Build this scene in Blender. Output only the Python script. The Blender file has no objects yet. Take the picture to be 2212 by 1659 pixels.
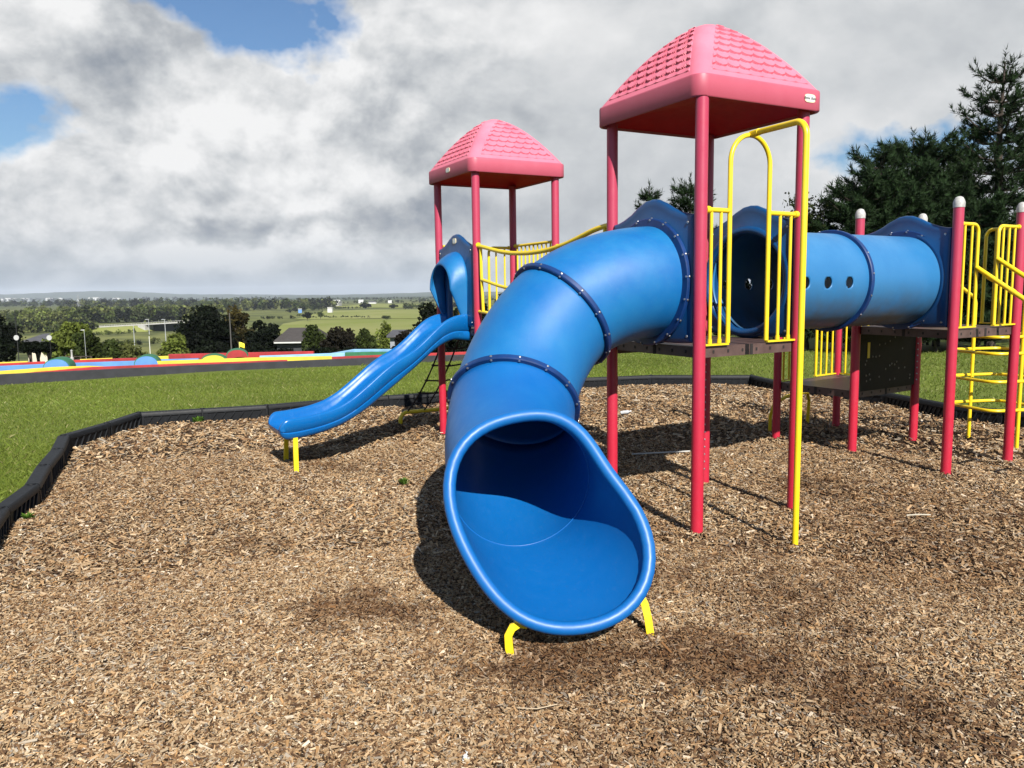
import bpy, math, random
import numpy as np
from mathutils import Vector, Matrix
random.seed(7); RNG = np.random.default_rng(11)
S = bpy.context.scene; COL = S.collection
PI = math.pi; R = math.radians

# ------------------------------------------------------------------ camera survey
EYE = 1.7; FPX = 1703.1; PITCH = .1161; ROLL = -.0144          # focal length for a frame 2212 wide
CP, SP, CR, SR = math.cos(PITCH), math.sin(PITCH), math.cos(ROLL), math.sin(ROLL)
def sight(px, py):
    X0, Y0 = px-1106, py-829.5; X = X0*CR+Y0*SR; Y = -X0*SR+Y0*CR
    x = X/FPX; u = -Y/FPX
    return np.array([x, CP+u*SP, -SP+u*CP])
def onz(px, py, z=0.):
    r = sight(px, py); t = (z-EYE)/r[2]; return np.array([0, 0, EYE])+r*t
def at(px, py, d):                                              # point seen there, d metres ahead
    r = sight(px, py); return np.array([0, 0, EYE])+r*d/r[1]
cam = bpy.data.cameras.new('camera'); co = bpy.data.objects.new('camera', cam); COL.objects.link(co)
r0, u0, f0 = Vector((1, 0, 0)), Vector((0, SP, CP)), Vector((0, CP, -SP))
rr = r0*CR+u0*SR; uu = u0*CR-r0*SR
M = Matrix((rr, uu, -f0)).transposed().to_4x4(); M.translation = (0, 0, EYE); co.matrix_world = M
cam.sensor_width = 36; cam.lens = 36*FPX/2212; cam.clip_start = .05; cam.clip_end = 60000
S.camera = co

# ------------------------------------------------------------------ mesh helpers
ORG = {}
class MB:
    def __init__(s): s.v = []; s.f = []; s.m = []; s.n = 0
    def add(s, V, F, mi=0):
        V = np.asarray(V, float); s.v.append(V)
        for q in F: s.f.append([int(i)+s.n for i in q]); s.m.append(mi)
        s.n += len(V); return s
    def box(s, c, size, ax=(1, 0, 0), ay=None, mi=0):
        ax = np.array(ax, float); ax /= np.linalg.norm(ax)
        ay = np.array([-ax[1], ax[0], 0]) if ay is None else np.array(ay, float)
        ay = ay/np.linalg.norm(ay); az = np.cross(ax, ay); c = np.array(c, float); h = np.array(size)/2
        V = [c+ax*h[0]*i+ay*h[1]*j+az*h[2]*k for k in (-1, 1) for j in (-1, 1) for i in (-1, 1)]
        return s.add(V, [(0, 2, 3, 1), (4, 5, 7, 6), (0, 1, 5, 4), (2, 6, 7, 3), (0, 4, 6, 2), (1, 3, 7, 5)], mi)
    def tube(s, P, r, n=12, closed=False, mi=0, caps=True):
        P = np.array(P, float); m = len(P); rs = np.broadcast_to(np.asarray(r, float), (m,))
        T = np.roll(P, -1, 0)-np.roll(P, 1, 0) if closed else np.gradient(P, axis=0)
        T /= np.linalg.norm(T, axis=1)[:, None]+1e-12
        a = np.array([0, 0, 1.]) if abs(T[0][2]) < .9 else np.array([1., 0, 0])
        x = np.cross(T[0], a); x /= np.linalg.norm(x); V = []
        an = np.linspace(0, 2*PI, n, endpoint=False)
        for i in range(m):
            x = x-T[i]*x.dot(T[i]); x /= np.linalg.norm(x); y = np.cross(T[i], x)
            V.append(P[i]+rs[i]*(np.cos(an)[:, None]*x+np.sin(an)[:, None]*y))
        V = np.concatenate(V); F = []
        for i in range(m if closed else m-1):
            j = (i+1) % m
            for k in range(n): k2 = (k+1) % n; F.append((i*n+k, i*n+k2, j*n+k2, j*n+k))
        if caps and not closed: F.append(list(range(n))[::-1]); F.append([(m-1)*n+k for k in range(n)])
        return s.add(V, F, mi)
    def cyl(s, a, b, r, n=16, mi=0): return s.tube([a, b], r, n, mi=mi)
    def lathe(s, prof, c, n=24, mi=0, axis=None):
        c = np.array(c, float); an = np.linspace(0, 2*PI, n, endpoint=False)
        if axis is None: X, Y, Z = np.eye(3)
        else:
            Z = np.array(axis, float); Z /= np.linalg.norm(Z)
            X = np.cross(Z, [0, 0, 1.]) if abs(Z[2]) < .95 else np.array([1., 0, 0]); X /= np.linalg.norm(X); Y = np.cross(Z, X)
        V = [c+r*(math.cos(a)*X+math.sin(a)*Y)+z*Z for r, z in prof for a in an]
        F = [(i*n+k, i*n+(k+1) % n, (i+1)*n+(k+1) % n, (i+1)*n+k) for i in range(len(prof)-1) for k in range(n)]
        return s.add(V, F, mi)
    def grid(s, G, closed=False, mi=0, flip=False):             # G[i][j] points; closed wraps j
        G = np.asarray(G, float); a, b = G.shape[:2]; F = []
        for i in range(a-1):
            for j in range(b if closed else b-1):
                k = (j+1) % b; q = (i*b+j, i*b+k, (i+1)*b+k, (i+1)*b+j); F.append(q[::-1] if flip else q)
        return s.add(G.reshape(-1, 3), F, mi)
    def prism(s, poly, z0, z1, mi=0):
        n = len(poly); V = [(x, y, z0) for x, y in poly]+[(x, y, z1) for x, y in poly]
        return s.add(V, [list(range(n))[::-1], list(range(n, 2*n))]+[(i, (i+1) % n, n+(i+1) % n, n+i) for i in range(n)], mi)
    def build(s, name, mats, parent=None, smooth=35, bevel=0, solid=0, solid_off=-1):
        V = np.concatenate(s.v); org = np.array(ORG.get(parent.name, (0, 0, 0))) if parent else np.zeros(3)
        me = bpy.data.meshes.new(name); me.from_pydata((V-org).tolist(), [], s.f)
        for m in (mats if isinstance(mats, (list, tuple)) else [mats]): me.materials.append(m)
        me.polygons.foreach_set('material_index', s.m)
        if smooth: me.shade_smooth(); me.set_sharp_from_angle(angle=R(smooth))
        me.validate(); o = bpy.data.objects.new(name, me); COL.objects.link(o)
        if parent: o.parent = parent; ORG[o.name] = tuple(org)
        if bevel:
            b = o.modifiers.new('bevel', 'BEVEL'); b.width = bevel; b.segments = 2; b.limit_method = 'ANGLE'; b.angle_limit = R(40)
        if solid:
            b = o.modifiers.new('solid', 'SOLIDIFY'); b.thickness = solid; b.offset = solid_off
        return o
def bulk(name, V, F, mat, cols=None, parent=None, smooth=False):
    """one mesh from numpy arrays: V (n,3), F (m,k) equal-sided faces, cols per vertex (n,3)"""
    org = np.array(ORG.get(parent.name, (0, 0, 0))) if parent else np.zeros(3)
    me = bpy.data.meshes.new(name); n, (m, k) = len(V), F.shape
    me.vertices.add(n); me.vertices.foreach_set('co', (V-org).astype(np.float32).ravel())
    me.loops.add(m*k); me.loops.foreach_set('vertex_index', F.astype(np.int32).ravel())
    me.polygons.add(m); me.polygons.foreach_set('loop_start', np.arange(0, m*k, k, dtype=np.int32))
    me.polygons.foreach_set('use_smooth', np.full(m, smooth))
    if cols is not None:
        a = me.color_attributes.new('tint', 'FLOAT_COLOR', 'POINT')
        a.data.foreach_set('color', np.concatenate([cols, np.ones((n, 1))], 1).astype(np.float32).ravel())
    me.update(calc_edges=True); me.materials.append(mat)
    o = bpy.data.objects.new(name, me); COL.objects.link(o)
    if parent: o.parent = parent; ORG[o.name] = tuple(org)
    return o
def tag(o, label=None, cat=None, group=None, kind=None):
    for k, v in (('label', label), ('category', cat), ('group', group), ('kind', kind)):
        if v: o[k] = v
    return o
def thing(name, loc, label, cat, group=None):
    o = bpy.data.objects.new(name, None); COL.objects.link(o); o.location = [float(c) for c in loc]; o.empty_display_size = .2
    ORG[o.name] = tuple(float(c) for c in loc); return tag(o, label, cat, group)
def dup(root, loc, label, rz=0, sc=1):
    n = root.copy(); COL.objects.link(n); n.location = [float(c) for c in loc]; n.rotation_euler = (0, 0, rz)
    n.scale = sc if isinstance(sc, (tuple, list)) else (sc,)*3; n['label'] = label
    for c in list(root.children):
        d = c.copy(); COL.objects.link(d); d.parent = n
    return n

# ------------------------------------------------------------------ materials
def nodes(name):
    m = bpy.data.materials.new(name); m.use_nodes = True; t = m.node_tree
    return m, t, t.nodes['Principled BSDF']
def N(t, kind, **kw):
    n = t.nodes.new(kind)
    for k, v in kw.items():
        if k in n.inputs: n.inputs[k].default_value = v
        else: setattr(n, k, v)
    return n
def mathn(t, op, a, b=None, c=None, clamp=False):
    n = t.nodes.new('ShaderNodeMath'); n.operation = op; n.use_clamp = clamp
    for i, q in enumerate((a, b, c)):
        if q is None: continue
        if isinstance(q, (int, float)): n.inputs[i].default_value = q
        else: t.links.new(q, n.inputs[i])
    return n.outputs[0]
def mixc(t, f, a, b, mode='MIX'):
    n = t.nodes.new('ShaderNodeMix'); n.data_type = 'RGBA'; n.blend_type = mode
    for i, q in ((0, f), (6, a), (7, b)):
        if isinstance(q, (int, float)): n.inputs[i].default_value = q
        elif isinstance(q, (tuple, list)): n.inputs[i].default_value = (*q, 1)
        else: t.links.new(q, n.inputs[i])
    return n.outputs[2]
def noise(t, scale, detail=4, rough=.5, vec=None, co='Object', dist=0):
    n = t.nodes.new('ShaderNodeTexNoise'); n.inputs['Scale'].default_value = scale; n.inputs['Detail'].default_value = detail
    n.inputs['Roughness'].default_value = rough; n.inputs['Distortion'].default_value = dist
    if vec is None: vec = t.nodes.new('ShaderNodeTexCoord').outputs[co]
    t.links.new(vec, n.inputs['Vector']); return n.outputs['Fac']
def ramp(t, fac, lo, hi):
    n = t.nodes.new('ShaderNodeMapRange'); n.inputs[1].default_value = lo; n.inputs[2].default_value = hi
    t.links.new(fac, n.inputs[0]); return n.outputs[0]
def bump(t, b, h, strength=.3, dist=.01):
    n = t.nodes.new('ShaderNodeBump'); n.inputs['Strength'].default_value = strength; n.inputs['Distance'].default_value = dist
    t.links.new(h, n.inputs['Height']); t.links.new(n.outputs[0], b.inputs['Normal'])
def plain(name, col, rough=.5, var=.12, scale=9, metal=0, bmp=0, bscale=60, col2=None, spec=.5):
    m, t, b = nodes(name)
    c2 = col2 or tuple(min(1, c*(1-var)) for c in col)
    f = ramp(t, noise(t, scale, 5, .6), .35, .65)
    t.links.new(mixc(t, f, c2, col), b.inputs['Base Color'])
    b.inputs['Roughness'].default_value = rough; b.inputs['Metallic'].default_value = metal; b.inputs['Specular IOR Level'].default_value = spec
    r = mathn(t, 'MULTIPLY_ADD', noise(t, scale*3, 4), .2, rough-.1); t.links.new(r, b.inputs['Roughness'])
    if bmp: bump(t, b, noise(t, bscale, 4), bmp, .004)
    return m
def weathered(name, col, faded, z0, z1, rough=.42, lo=.3, hi=.75, scale=5, stain=None):
    """plastic or paint bleached towards z1 (its exposed upper end), with blotches and optional stains"""
    m, t, b = nodes(name); tc = t.nodes.new('ShaderNodeTexCoord'); sx = t.nodes.new('ShaderNodeSeparateXYZ')
    t.links.new(tc.outputs['Object'], sx.inputs[0])
    zf = ramp(t, sx.outputs['Z'], z0, z1)
    blot = ramp(t, noise(t, scale, 6, .62), lo, hi)
    f = mathn(t, 'MULTIPLY', mathn(t, 'MULTIPLY_ADD', zf, .75, .25), blot, clamp=True)
    c = mixc(t, f, col, faded)
    fine = ramp(t, noise(t, 55, 4, .7), .55, .8)
    c = mixc(t, mathn(t, 'MULTIPLY', fine, .12), c, tuple(min(1, q*.6+.12) for q in faded))
    mp = t.nodes.new('ShaderNodeMapping'); mp.inputs['Scale'].default_value = (1, 1, .12); t.links.new(tc.outputs['Object'], mp.inputs[0])
    scr = mathn(t, 'MULTIPLY', ramp(t, noise(t, 38, 5, .7, mp.outputs[0]), .62, .74), ramp(t, noise(t, 3, 4), .45, .65))
    c = mixc(t, mathn(t, 'MULTIPLY', scr, .22), c, tuple(min(1, q*.5+.10) for q in faded))
    c = mixc(t, mathn(t, 'MULTIPLY', ramp(t, noise(t, 95, 2, .5), .74, .78), .5), c, tuple(q*.35+.01 for q in col))
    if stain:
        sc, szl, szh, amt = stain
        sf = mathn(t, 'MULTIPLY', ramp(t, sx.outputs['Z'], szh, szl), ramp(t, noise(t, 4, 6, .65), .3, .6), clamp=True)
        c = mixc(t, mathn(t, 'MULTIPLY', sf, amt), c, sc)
    t.links.new(c, b.inputs['Base Color'])
    t.links.new(mathn(t, 'MULTIPLY_ADD', noise(t, 14, 4), .25, rough-.12), b.inputs['Roughness'])
    bump(t, b, noise(t, 220, 3), .05, .002)
    return m
BLUE = weathered('blue_plastic', (.0012, .088, .30), (.004, .115, .33), .1, 1.2, .24)
BLUE_EXIT = weathered('blue_exit_plastic', (.001, .092, .31), (.004, .118, .34), .3, 1.6, .44, .4, .75, 2.5)
BLUE_TUBE = weathered('blue_tube_plastic', (.0012, .100, .30), (.012, .155, .34), .9, 2.2, .47, .35, .7, 2.5)
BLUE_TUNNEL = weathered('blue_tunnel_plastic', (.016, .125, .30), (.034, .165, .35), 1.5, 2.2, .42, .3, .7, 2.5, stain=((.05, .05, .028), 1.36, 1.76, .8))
BLUE_PANEL = weathered('blue_panel_plastic', (.0015, .040, .135), (.004, .058, .175), 1.4, 2.4, .36)
NAVY = plain('navy_plastic', (.003, .032, .140), .45, .3)
RED = weathered('red_paint', (.42, .006, .022), (.36, .034, .076), .5, 2.3, .42, .0, .42, 3)
PINK = weathered('faded_pink_plastic', (.58, .125, .185), (.68, .205, .275), 3.05, 3.5, .5, .3, .7, 3)
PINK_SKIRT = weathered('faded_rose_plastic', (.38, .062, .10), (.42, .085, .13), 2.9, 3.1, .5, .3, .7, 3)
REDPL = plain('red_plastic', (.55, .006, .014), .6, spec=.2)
YEL = weathered('yellow_paint', (.70, .49, .008), (.74, .55, .03), .2, 2.8, .36, .3, .7, 4)
WHITECAP = plain('white_cap_plastic', (.44, .43, .41), .5, .35, 40)
BOLT = plain('bolt_steel', (.40, .40, .42), .38, metal=.9)
BROWN = plain('brown_coated_steel', (.075, .042, .036), .55, .4, 20)
BLACKPL = plain('black_plastic', (.0065, .0075, .0095), .55, .45, 14, bmp=.2, bscale=90, spec=.25)
ROPE = plain('black_rope', (.03, .017, .014), .9, .4, 60)
GALV = plain('galvanised_metal', (.45, .46, .47), .45, metal=.6)
def attr_mat(name, rough=.8, mul=1., transl=0., wet=False, spec=.25, sat=1.):
    m, t, b = nodes(name); a = t.nodes.new('ShaderNodeAttribute'); a.attribute_name = 'tint'; c = a.outputs['Color']
    if wet:
        c = chipcolor(t, c)
    t.links.new(c, b.inputs['Base Color']); b.inputs['Roughness'].default_value = rough; b.inputs['Specular IOR Level'].default_value = spec
    if transl:
        o = t.nodes['Material Output']; tr = t.nodes.new('ShaderNodeBsdfTranslucent'); mx = t.nodes.new('ShaderNodeMixShader')
        mx.inputs[0].default_value = transl; t.links.new(c, tr.inputs[0]); t.links.new(b.outputs[0], mx.inputs[1]); t.links.new(tr.outputs[0], mx.inputs[2])
        t.links.new(mx.outputs[0], o.inputs['Surface'])
    return m
def chipcolor(t, c):
    """darker damp, trodden patches in the wood chips: big soft ones and small dark ones"""
    tc = t.nodes.new('ShaderNodeTexCoord'); sx = t.nodes.new('ShaderNodeSeparateXYZ'); t.links.new(tc.outputs['Object'], sx.inputs[0])
    big = ramp(t, noise(t, .5, 4, .55), .38, .60)
    side = ramp(t, mathn(t, 'MULTIPLY_ADD', sx.outputs['X'], 1., 0.), -1.2, 2.6)
    near = ramp(t, sx.outputs['Y'], 8.5, 5.0)
    sd = mathn(t, 'MULTIPLY', side, near)
    big = mathn(t, 'MULTIPLY', big, mathn(t, 'MULTIPLY_ADD', sd, .55, .45))
    c = mixc(t, mathn(t, 'MULTIPLY', big, .75), c, (.56, .47, .40), 'MULTIPLY')
    m_ = None
    for px, py, r_ in DAMP:
        q = onz(px, py); dx = mathn(t, 'MULTIPLY_ADD', sx.outputs['X'], 1/r_, -float(q[0])/r_); dy = mathn(t, 'MULTIPLY_ADD', sx.outputs['Y'], 1/r_, -float(q[1])/r_)
        e = mathn(t, 'POWER', .3679, mathn(t, 'MULTIPLY_ADD', dy, dy, mathn(t, 'MULTIPLY', dx, dx))); m_ = e if m_ is None else mathn(t, 'ADD', m_, e)
    m_ = mathn(t, 'ADD', m_, mathn(t, 'MULTIPLY', mathn(t, 'SUBTRACT', noise(t, 5.5, 6, .75), .52), 4.2))
    return mixc(t, mathn(t, 'MULTIPLY', ramp(t, m_, .35, 1.25), .82), c, (.34, .255, .20), 'MULTIPLY')
DAMP = [(690, 1330, .30), (790, 1290, .28), (900, 1330, .22), (560, 1180, .25), (650, 985, .42), (720, 1010, .35), (1000, 1130, .4), (1490, 1400, .30), (1570, 1440, .34), (1430, 1240, .28), (1620, 1180, .35), (1700, 1290, .5), (1860, 1470, .42), (2010, 1600, .35), (1980, 1150, .5), (1500, 1600, .2), (1120, 1440, .3), (1250, 1430, .3), (860, 930, .5), (1760, 1050, .4)]
LEAF = attr_mat('leaf', .7, transl=.25, spec=.12)
NEEDLE = attr_mat('needle', .8, transl=.10, spec=.08)
GRASSB = attr_mat('grass_blade', .55, transl=.3, spec=.3)
CHIP = attr_mat('wood_chip', .85, wet=True, spec=.2)
BARK = plain('bark', (.06, .045, .035), .9, .5, 12)

# ------------------------------------------------------------------ terrain
MULCH = [(-2.6, 3.2), (-3.15, 4.2), (-3.46, 4.95), (-3.789, 5.677), (-3.991, 6.396), (-4.346, 7.162), (-4.667, 7.947), (-5.049, 8.743), (-4.986, 9.559), (-4.995, 10.425),
         (-4.244, 10.689), (-3.451, 10.966), (-2.656, 11.459), (-1.88, 11.791), (-1.111, 12.09), (-.33, 12.6), (.44, 13.2), (1.208, 13.836), (1.86, 13.98), (2.505, 14.126),
         (3.38, 14.0), (4.247, 13.886), (4.406, 12.846), (4.92, 12.07), (5.435, 11.29), (5.56, 10.66), (5.674, 10.039), (6.049, 9.56), (6.5, 8.85), (6.85, 8.1), (7.1, 7.2), (7.2, 6.2), (7.0, 5.0)]
POLY = MULCH+[(6.2, 3.0), (5, 1.5), (5, -4), (-5, -4), (-3.5, 1.5)]
def inside(X, Y, poly=POLY):
    r = np.zeros(X.shape, bool); n = len(poly)
    for i in range(n):
        x1, y1 = poly[i]; x2, y2 = poly[(i+1) % n]
        c = ((y1 > Y) != (y2 > Y)) & (X < (x2-x1)*(Y-y1)/(y2-y1+1e-12)+x1); r ^= c
    return r
def edge_dist(X, Y):
    d = np.full(X.shape, 1e9)
    for i in range(len(POLY)):
        a = np.array(POLY[i]); b = np.array(POLY[(i+1) % len(POLY)]); ab = b-a
        t = np.clip(((X-a[0])*ab[0]+(Y-a[1])*ab[1])/ab.dot(ab), 0, 1)
        d = np.minimum(d, np.hypot(X-a[0]-t*ab[0], Y-a[1]-t*ab[1]))
    return d
def sst(t): t = np.clip(t, 0, 1); return t*t*(3-2*t)
def terrain(x, y):
    x = np.asarray(x, float); y = np.asarray(y, float); r = np.hypot(x, y)
    start = 22.5+19*sst(x/np.maximum(np.abs(y), .1)/.16)*(y > 0)
    z = -.05-17.95*(1-np.exp(-np.maximum(r-start, 0)/75))*(1-.0*r)
    return z
an = np.concatenate([np.linspace(-75, 75, 151), np.linspace(80, 280, 41)])*PI/180
rad = np.concatenate([[0], np.geomspace(.7, 13000, 150)])
G = np.zeros((len(rad), len(an)-1, 3))
for i, r_ in enumerate(rad):
    a_ = an[:-1]; G[i, :, 0] = r_*np.sin(a_); G[i, :, 1] = r_*np.cos(a_); G[i, :, 2] = terrain(G[i, :, 0], G[i, :, 1])
g, t, b = nodes('grass_ground')
tc = t.nodes.new('ShaderNodeTexCoord'); sx = t.nodes.new('ShaderNodeSeparateXYZ'); t.links.new(tc.outputs['Object'], sx.inputs[0])
lawn = mixc(t, ramp(t, noise(t, .45, 5, .6), .35, .65), (.096, .130, .020), (.136, .162, .032))
lawn = mixc(t, mathn(t, 'MULTIPLY', ramp(t, noise(t, 9, 4, .7), .5, .75), .6), lawn, (.13, .125, .035))
vo = t.nodes.new('ShaderNodeTexVoronoi'); vo.inputs['Scale'].default_value = .0052; t.links.new(tc.outputs['Object'], vo.inputs['Vector'])
sc = t.nodes.new('ShaderNodeSeparateColor'); t.links.new(vo.outputs['Color'], sc.inputs[0])
fld = mixc(t, sc.outputs[0], (.105, .118, .030), (.15, .155, .046))
fld = mixc(t, ramp(t, noise(t, .025, 6, .65), .45, .62), fld, (.040, .052, .016))
dist = mathn(t, 'SQRT', mathn(t, 'ADD', mathn(t, 'MULTIPLY', sx.outputs[0], sx.outputs[0]), mathn(t, 'MULTIPLY', sx.outputs[1], sx.outputs[1])))
far = ramp(t, dist, 1500, 3500)
fld = mixc(t, far, fld, (.035, .05, .022))
t.links.new(mixc(t, ramp(t, dist, 60, 160), lawn, fld), b.inputs['Base Color']); b.inputs['Roughness'].default_value = .9; b.inputs['Specular IOR Level'].default_value = .15
bump(t, b, noise(t, 30, 6, .7), .7, .03)
mb = MB(); mb.grid(G, closed=True, flip=True)
tag(mb.build('ground', g, smooth=0), kind='structure')
for p in bpy.data.objects['ground'].data.polygons: p.use_smooth = True

# wood chip bed: an undulating sheet and loose chips over it
FEET = [(1.27, 5.33), (2.118, 5.835), (1.67, 6.76), (.80, 6.25), (3.88, 6.93), (4.78, 7.48), (4.38, 8.5), (3.455, 7.9), (-.83, 9.33), (1.842, 5.015), (2.971, 8.767), (3.94, 9.48)]
def mz(x, y):
    return .012*np.sin(x*2.1+.7)*np.cos(y*1.7)+.010*np.sin(x*4.3+y*3.1)-.02*np.exp(-((x-.3)**2+(y-3.1)**2)/.25)+.02*np.exp(-((x+.1)**2+(y-2.6)**2)/.2)+sum(.028*np.exp(-((x-a_)**2+(y-b_)**2)/.010) for a_, b_ in FEET)
n1 = 150; gx = np.linspace(-6, 8, n1); gy = np.linspace(-4, 14.6, n1); XX, YY = np.meshgrid(gx, gy)
ZZ = mz(XX, YY); MI = inside(XX, YY); F = []
for i in range(n1-1):
    for j in range(n1-1):
        if MI[i:i+2, j:j+2].any(): F.append((i*n1+j, i*n1+j+1, (i+1)*n1+j+1, (i+1)*n1+j))
ED = edge_dist(XX, YY); ZZ = np.where(MI, ZZ, -.10)
mm, t, b = nodes('chip_bed')
c = mixc(t, ramp(t, noise(t, 60, 5, .75), .38, .64), (.018, .010, .006), (.12, .078, .045))
c = mixc(t, mathn(t, 'MULTIPLY', ramp(t, noise(t, 130, 3, .6), .62, .72), .7), c, (.24, .18, .12))
t.links.new(chipcolor(t, c), b.inputs['Base Color']); b.inputs['Roughness'].default_value = .9; b.inputs['Specular IOR Level'].default_value = .15
bump(t, b, noise(t, 75, 6, .75), 1, .03)
mb = MB(); mb.add(np.stack([XX, YY, ZZ], -1).reshape(-1, 3), F)
tag(mb.build('mulch_bed', mm, smooth=180), kind='structure')
def scatter(n, rmin, rmax, amax, power=2.):
    r_ = (rmin**power+RNG.random(n)*(rmax**power-rmin**power))**(1/power); a_ = RNG.uniform(-amax, amax, n)
    return r_*np.sin(a_), r_*np.cos(a_)
def chips(n, rmin, rmax, size):
    x, y = scatter(n, rmin, rmax, R(43)); k = inside(x, y); x, y = x[k], y[k]; ed = edge_dist(x, y); k = ed > .03; x, y = x[k], y[k]; n = len(x)
    L = np.exp(RNG.normal(0, .45, n))*.0145*size; W = np.clip(L*RNG.uniform(.15, .42, n), .0022, .010*size); Hh = RNG.uniform(.0012, .0034, n)*size
    odd = RNG.random(n) < .012; L = np.where(odd, L*2.1, L)
    yaw = RNG.uniform(0, 2*PI, n); pit = RNG.normal(0, .34, n); rol = RNG.normal(0, .50, n)
    ax = np.stack([np.cos(yaw)*np.cos(pit), np.sin(yaw)*np.cos(pit), np.sin(pit)], 1)
    ay = np.stack([-np.sin(yaw), np.cos(yaw), np.zeros(n)], 1); az = np.cross(ax, ay)
    ay2 = ay*np.cos(rol)[:, None]+az*np.sin(rol)[:, None]; az2 = np.cross(ax, ay2)
    c = np.stack([x, y, mz(x, y)+RNG.uniform(-.004, .020, n)*size], 1)
    V = np.zeros((n, 8, 3)); q = 0
    tap = RNG.uniform(.45, 1., (n, 1))
    for kz in (-1, 1):
        for i, j in ((-1, -1), (1, -1), (1, 1), (-1, 1)):
            wj = W[:, None]*(tap if i > 0 else 1)
            V[:, q] = c+ax*(i*L[:, None])+ay2*(j*wj)+az2*(kz*Hh[:, None]); q += 1
    base = np.arange(n)[:, None, None]*8
    F = (np.array([(4, 5, 6, 7), (0, 1, 5, 4), (1, 2, 6, 5), (2, 3, 7, 6), (3, 0, 4, 7)])[None]+base).reshape(-1, 4)
    pal = np.array([(.43, .30, .170), (.36, .23, .118), (.52, .40, .255), (.21, .12, .058), (.10, .056, .030), (.38, .28, .175), (.62, .52, .39), (.30, .255, .20), (.41, .24, .105)])*.86
    col = pal[RNG.choice(len(pal), n, p=[.18, .16, .11, .16, .16, .09, .04, .06, .04])]*RNG.uniform(.75, 1.2, (n, 1))
    return V.reshape(-1, 3), F, np.repeat(col, 8, 0)
parts = [chips(260000, 2.2, 5.2, .60), chips(190000, 5.0, 9., .82), chips(90000, 8.8, 15., 1.3)]
off = 0; VV, FF, CC = [], [], []
for V, F, c in parts: VV.append(V); FF.append(F+off); CC.append(c); off += len(V)
tag(bulk('wood_chips', np.concatenate(VV), np.concatenate(FF), CHIP, np.concatenate(CC)), 'loose tan and brown wood chips covering the playground floor', 'wood chips', kind='stuff')

# lawn blades
def blades(n, rmin, rmax, a0, a1, hgt, wid):
    r_ = np.sqrt(rmin**2+RNG.random(n)*(rmax**2-rmin**2)); a_ = RNG.uniform(a0, a1, n); x, y = r_*np.sin(a_), r_*np.cos(a_)
    k = ~inside(x, y); x, y = x[k], y[k]; k = edge_dist(x, y) > .12; x, y = x[k], y[k]
    k = ~((y-16.0-(x+10.5)*.49 > -.12) & (x < 3.)); x, y = x[k], y[k]; n = len(x)
    h = hgt*np.exp(RNG.normal(0, .35, n)); yaw = RNG.uniform(0, 2*PI, n); w = wid*RNG.uniform(.6, 1.3, n)
    lean = RNG.normal(0, .6, (n, 2))*h[:, None]; z = terrain(x, y)
    V = np.zeros((n, 4, 3)); dx, dy = np.cos(yaw)*w, np.sin(yaw)*w
    V[:, 0] = np.stack([x-dx, y-dy, z-.01], 1); V[:, 1] = np.stack([x+dx, y+dy, z-.01], 1)
    V[:, 2] = np.stack([x+dx*.5+lean[:, 0]*.4, y+dy*.5+lean[:, 1]*.4, z+h*.6], 1); V[:, 3] = np.stack([x+lean[:, 0], y+lean[:, 1], z+h], 1)
    pal = np.array([(.124, .168, .022), (.158, .198, .033), (.100, .144, .019), (.22, .22, .07), (.30, .28, .12)])
    patch = .5+.5*np.sin(x*.9+1.7*np.sin(y*.6))*np.cos(y*1.1+x*.3)
    pr = np.array([.38, .32, .245, .04, .015]); idx = RNG.choice(5, n, p=pr)
    col = pal[idx]*RNG.uniform(.85, 1.15, (n, 1))*(.84+.28*patch)[:, None]
    return V.reshape(-1, 3), np.arange(n*4).reshape(-1, 4), np.repeat(col, 4, 0)
parts = [blades(190000, 5.5, 11, R(-44), R(-15), .030, .0030), blades(170000, 10, 20.5, R(-42), R(12), .032, .0045), blades(75000, 12, 24, R(0), R(42), .034, .006)]
off = 0; VV, FF, CC = [], [], []
for V, F, c in parts: VV.append(V); FF.append(F+off); CC.append(c); off += len(V)
tag(bulk('grass', np.concatenate(VV), np.concatenate(FF), GRASSB, np.concatenate(CC)), 'mown green grass of the lawn around the wood chips', 'grass', kind='stuff')

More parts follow.
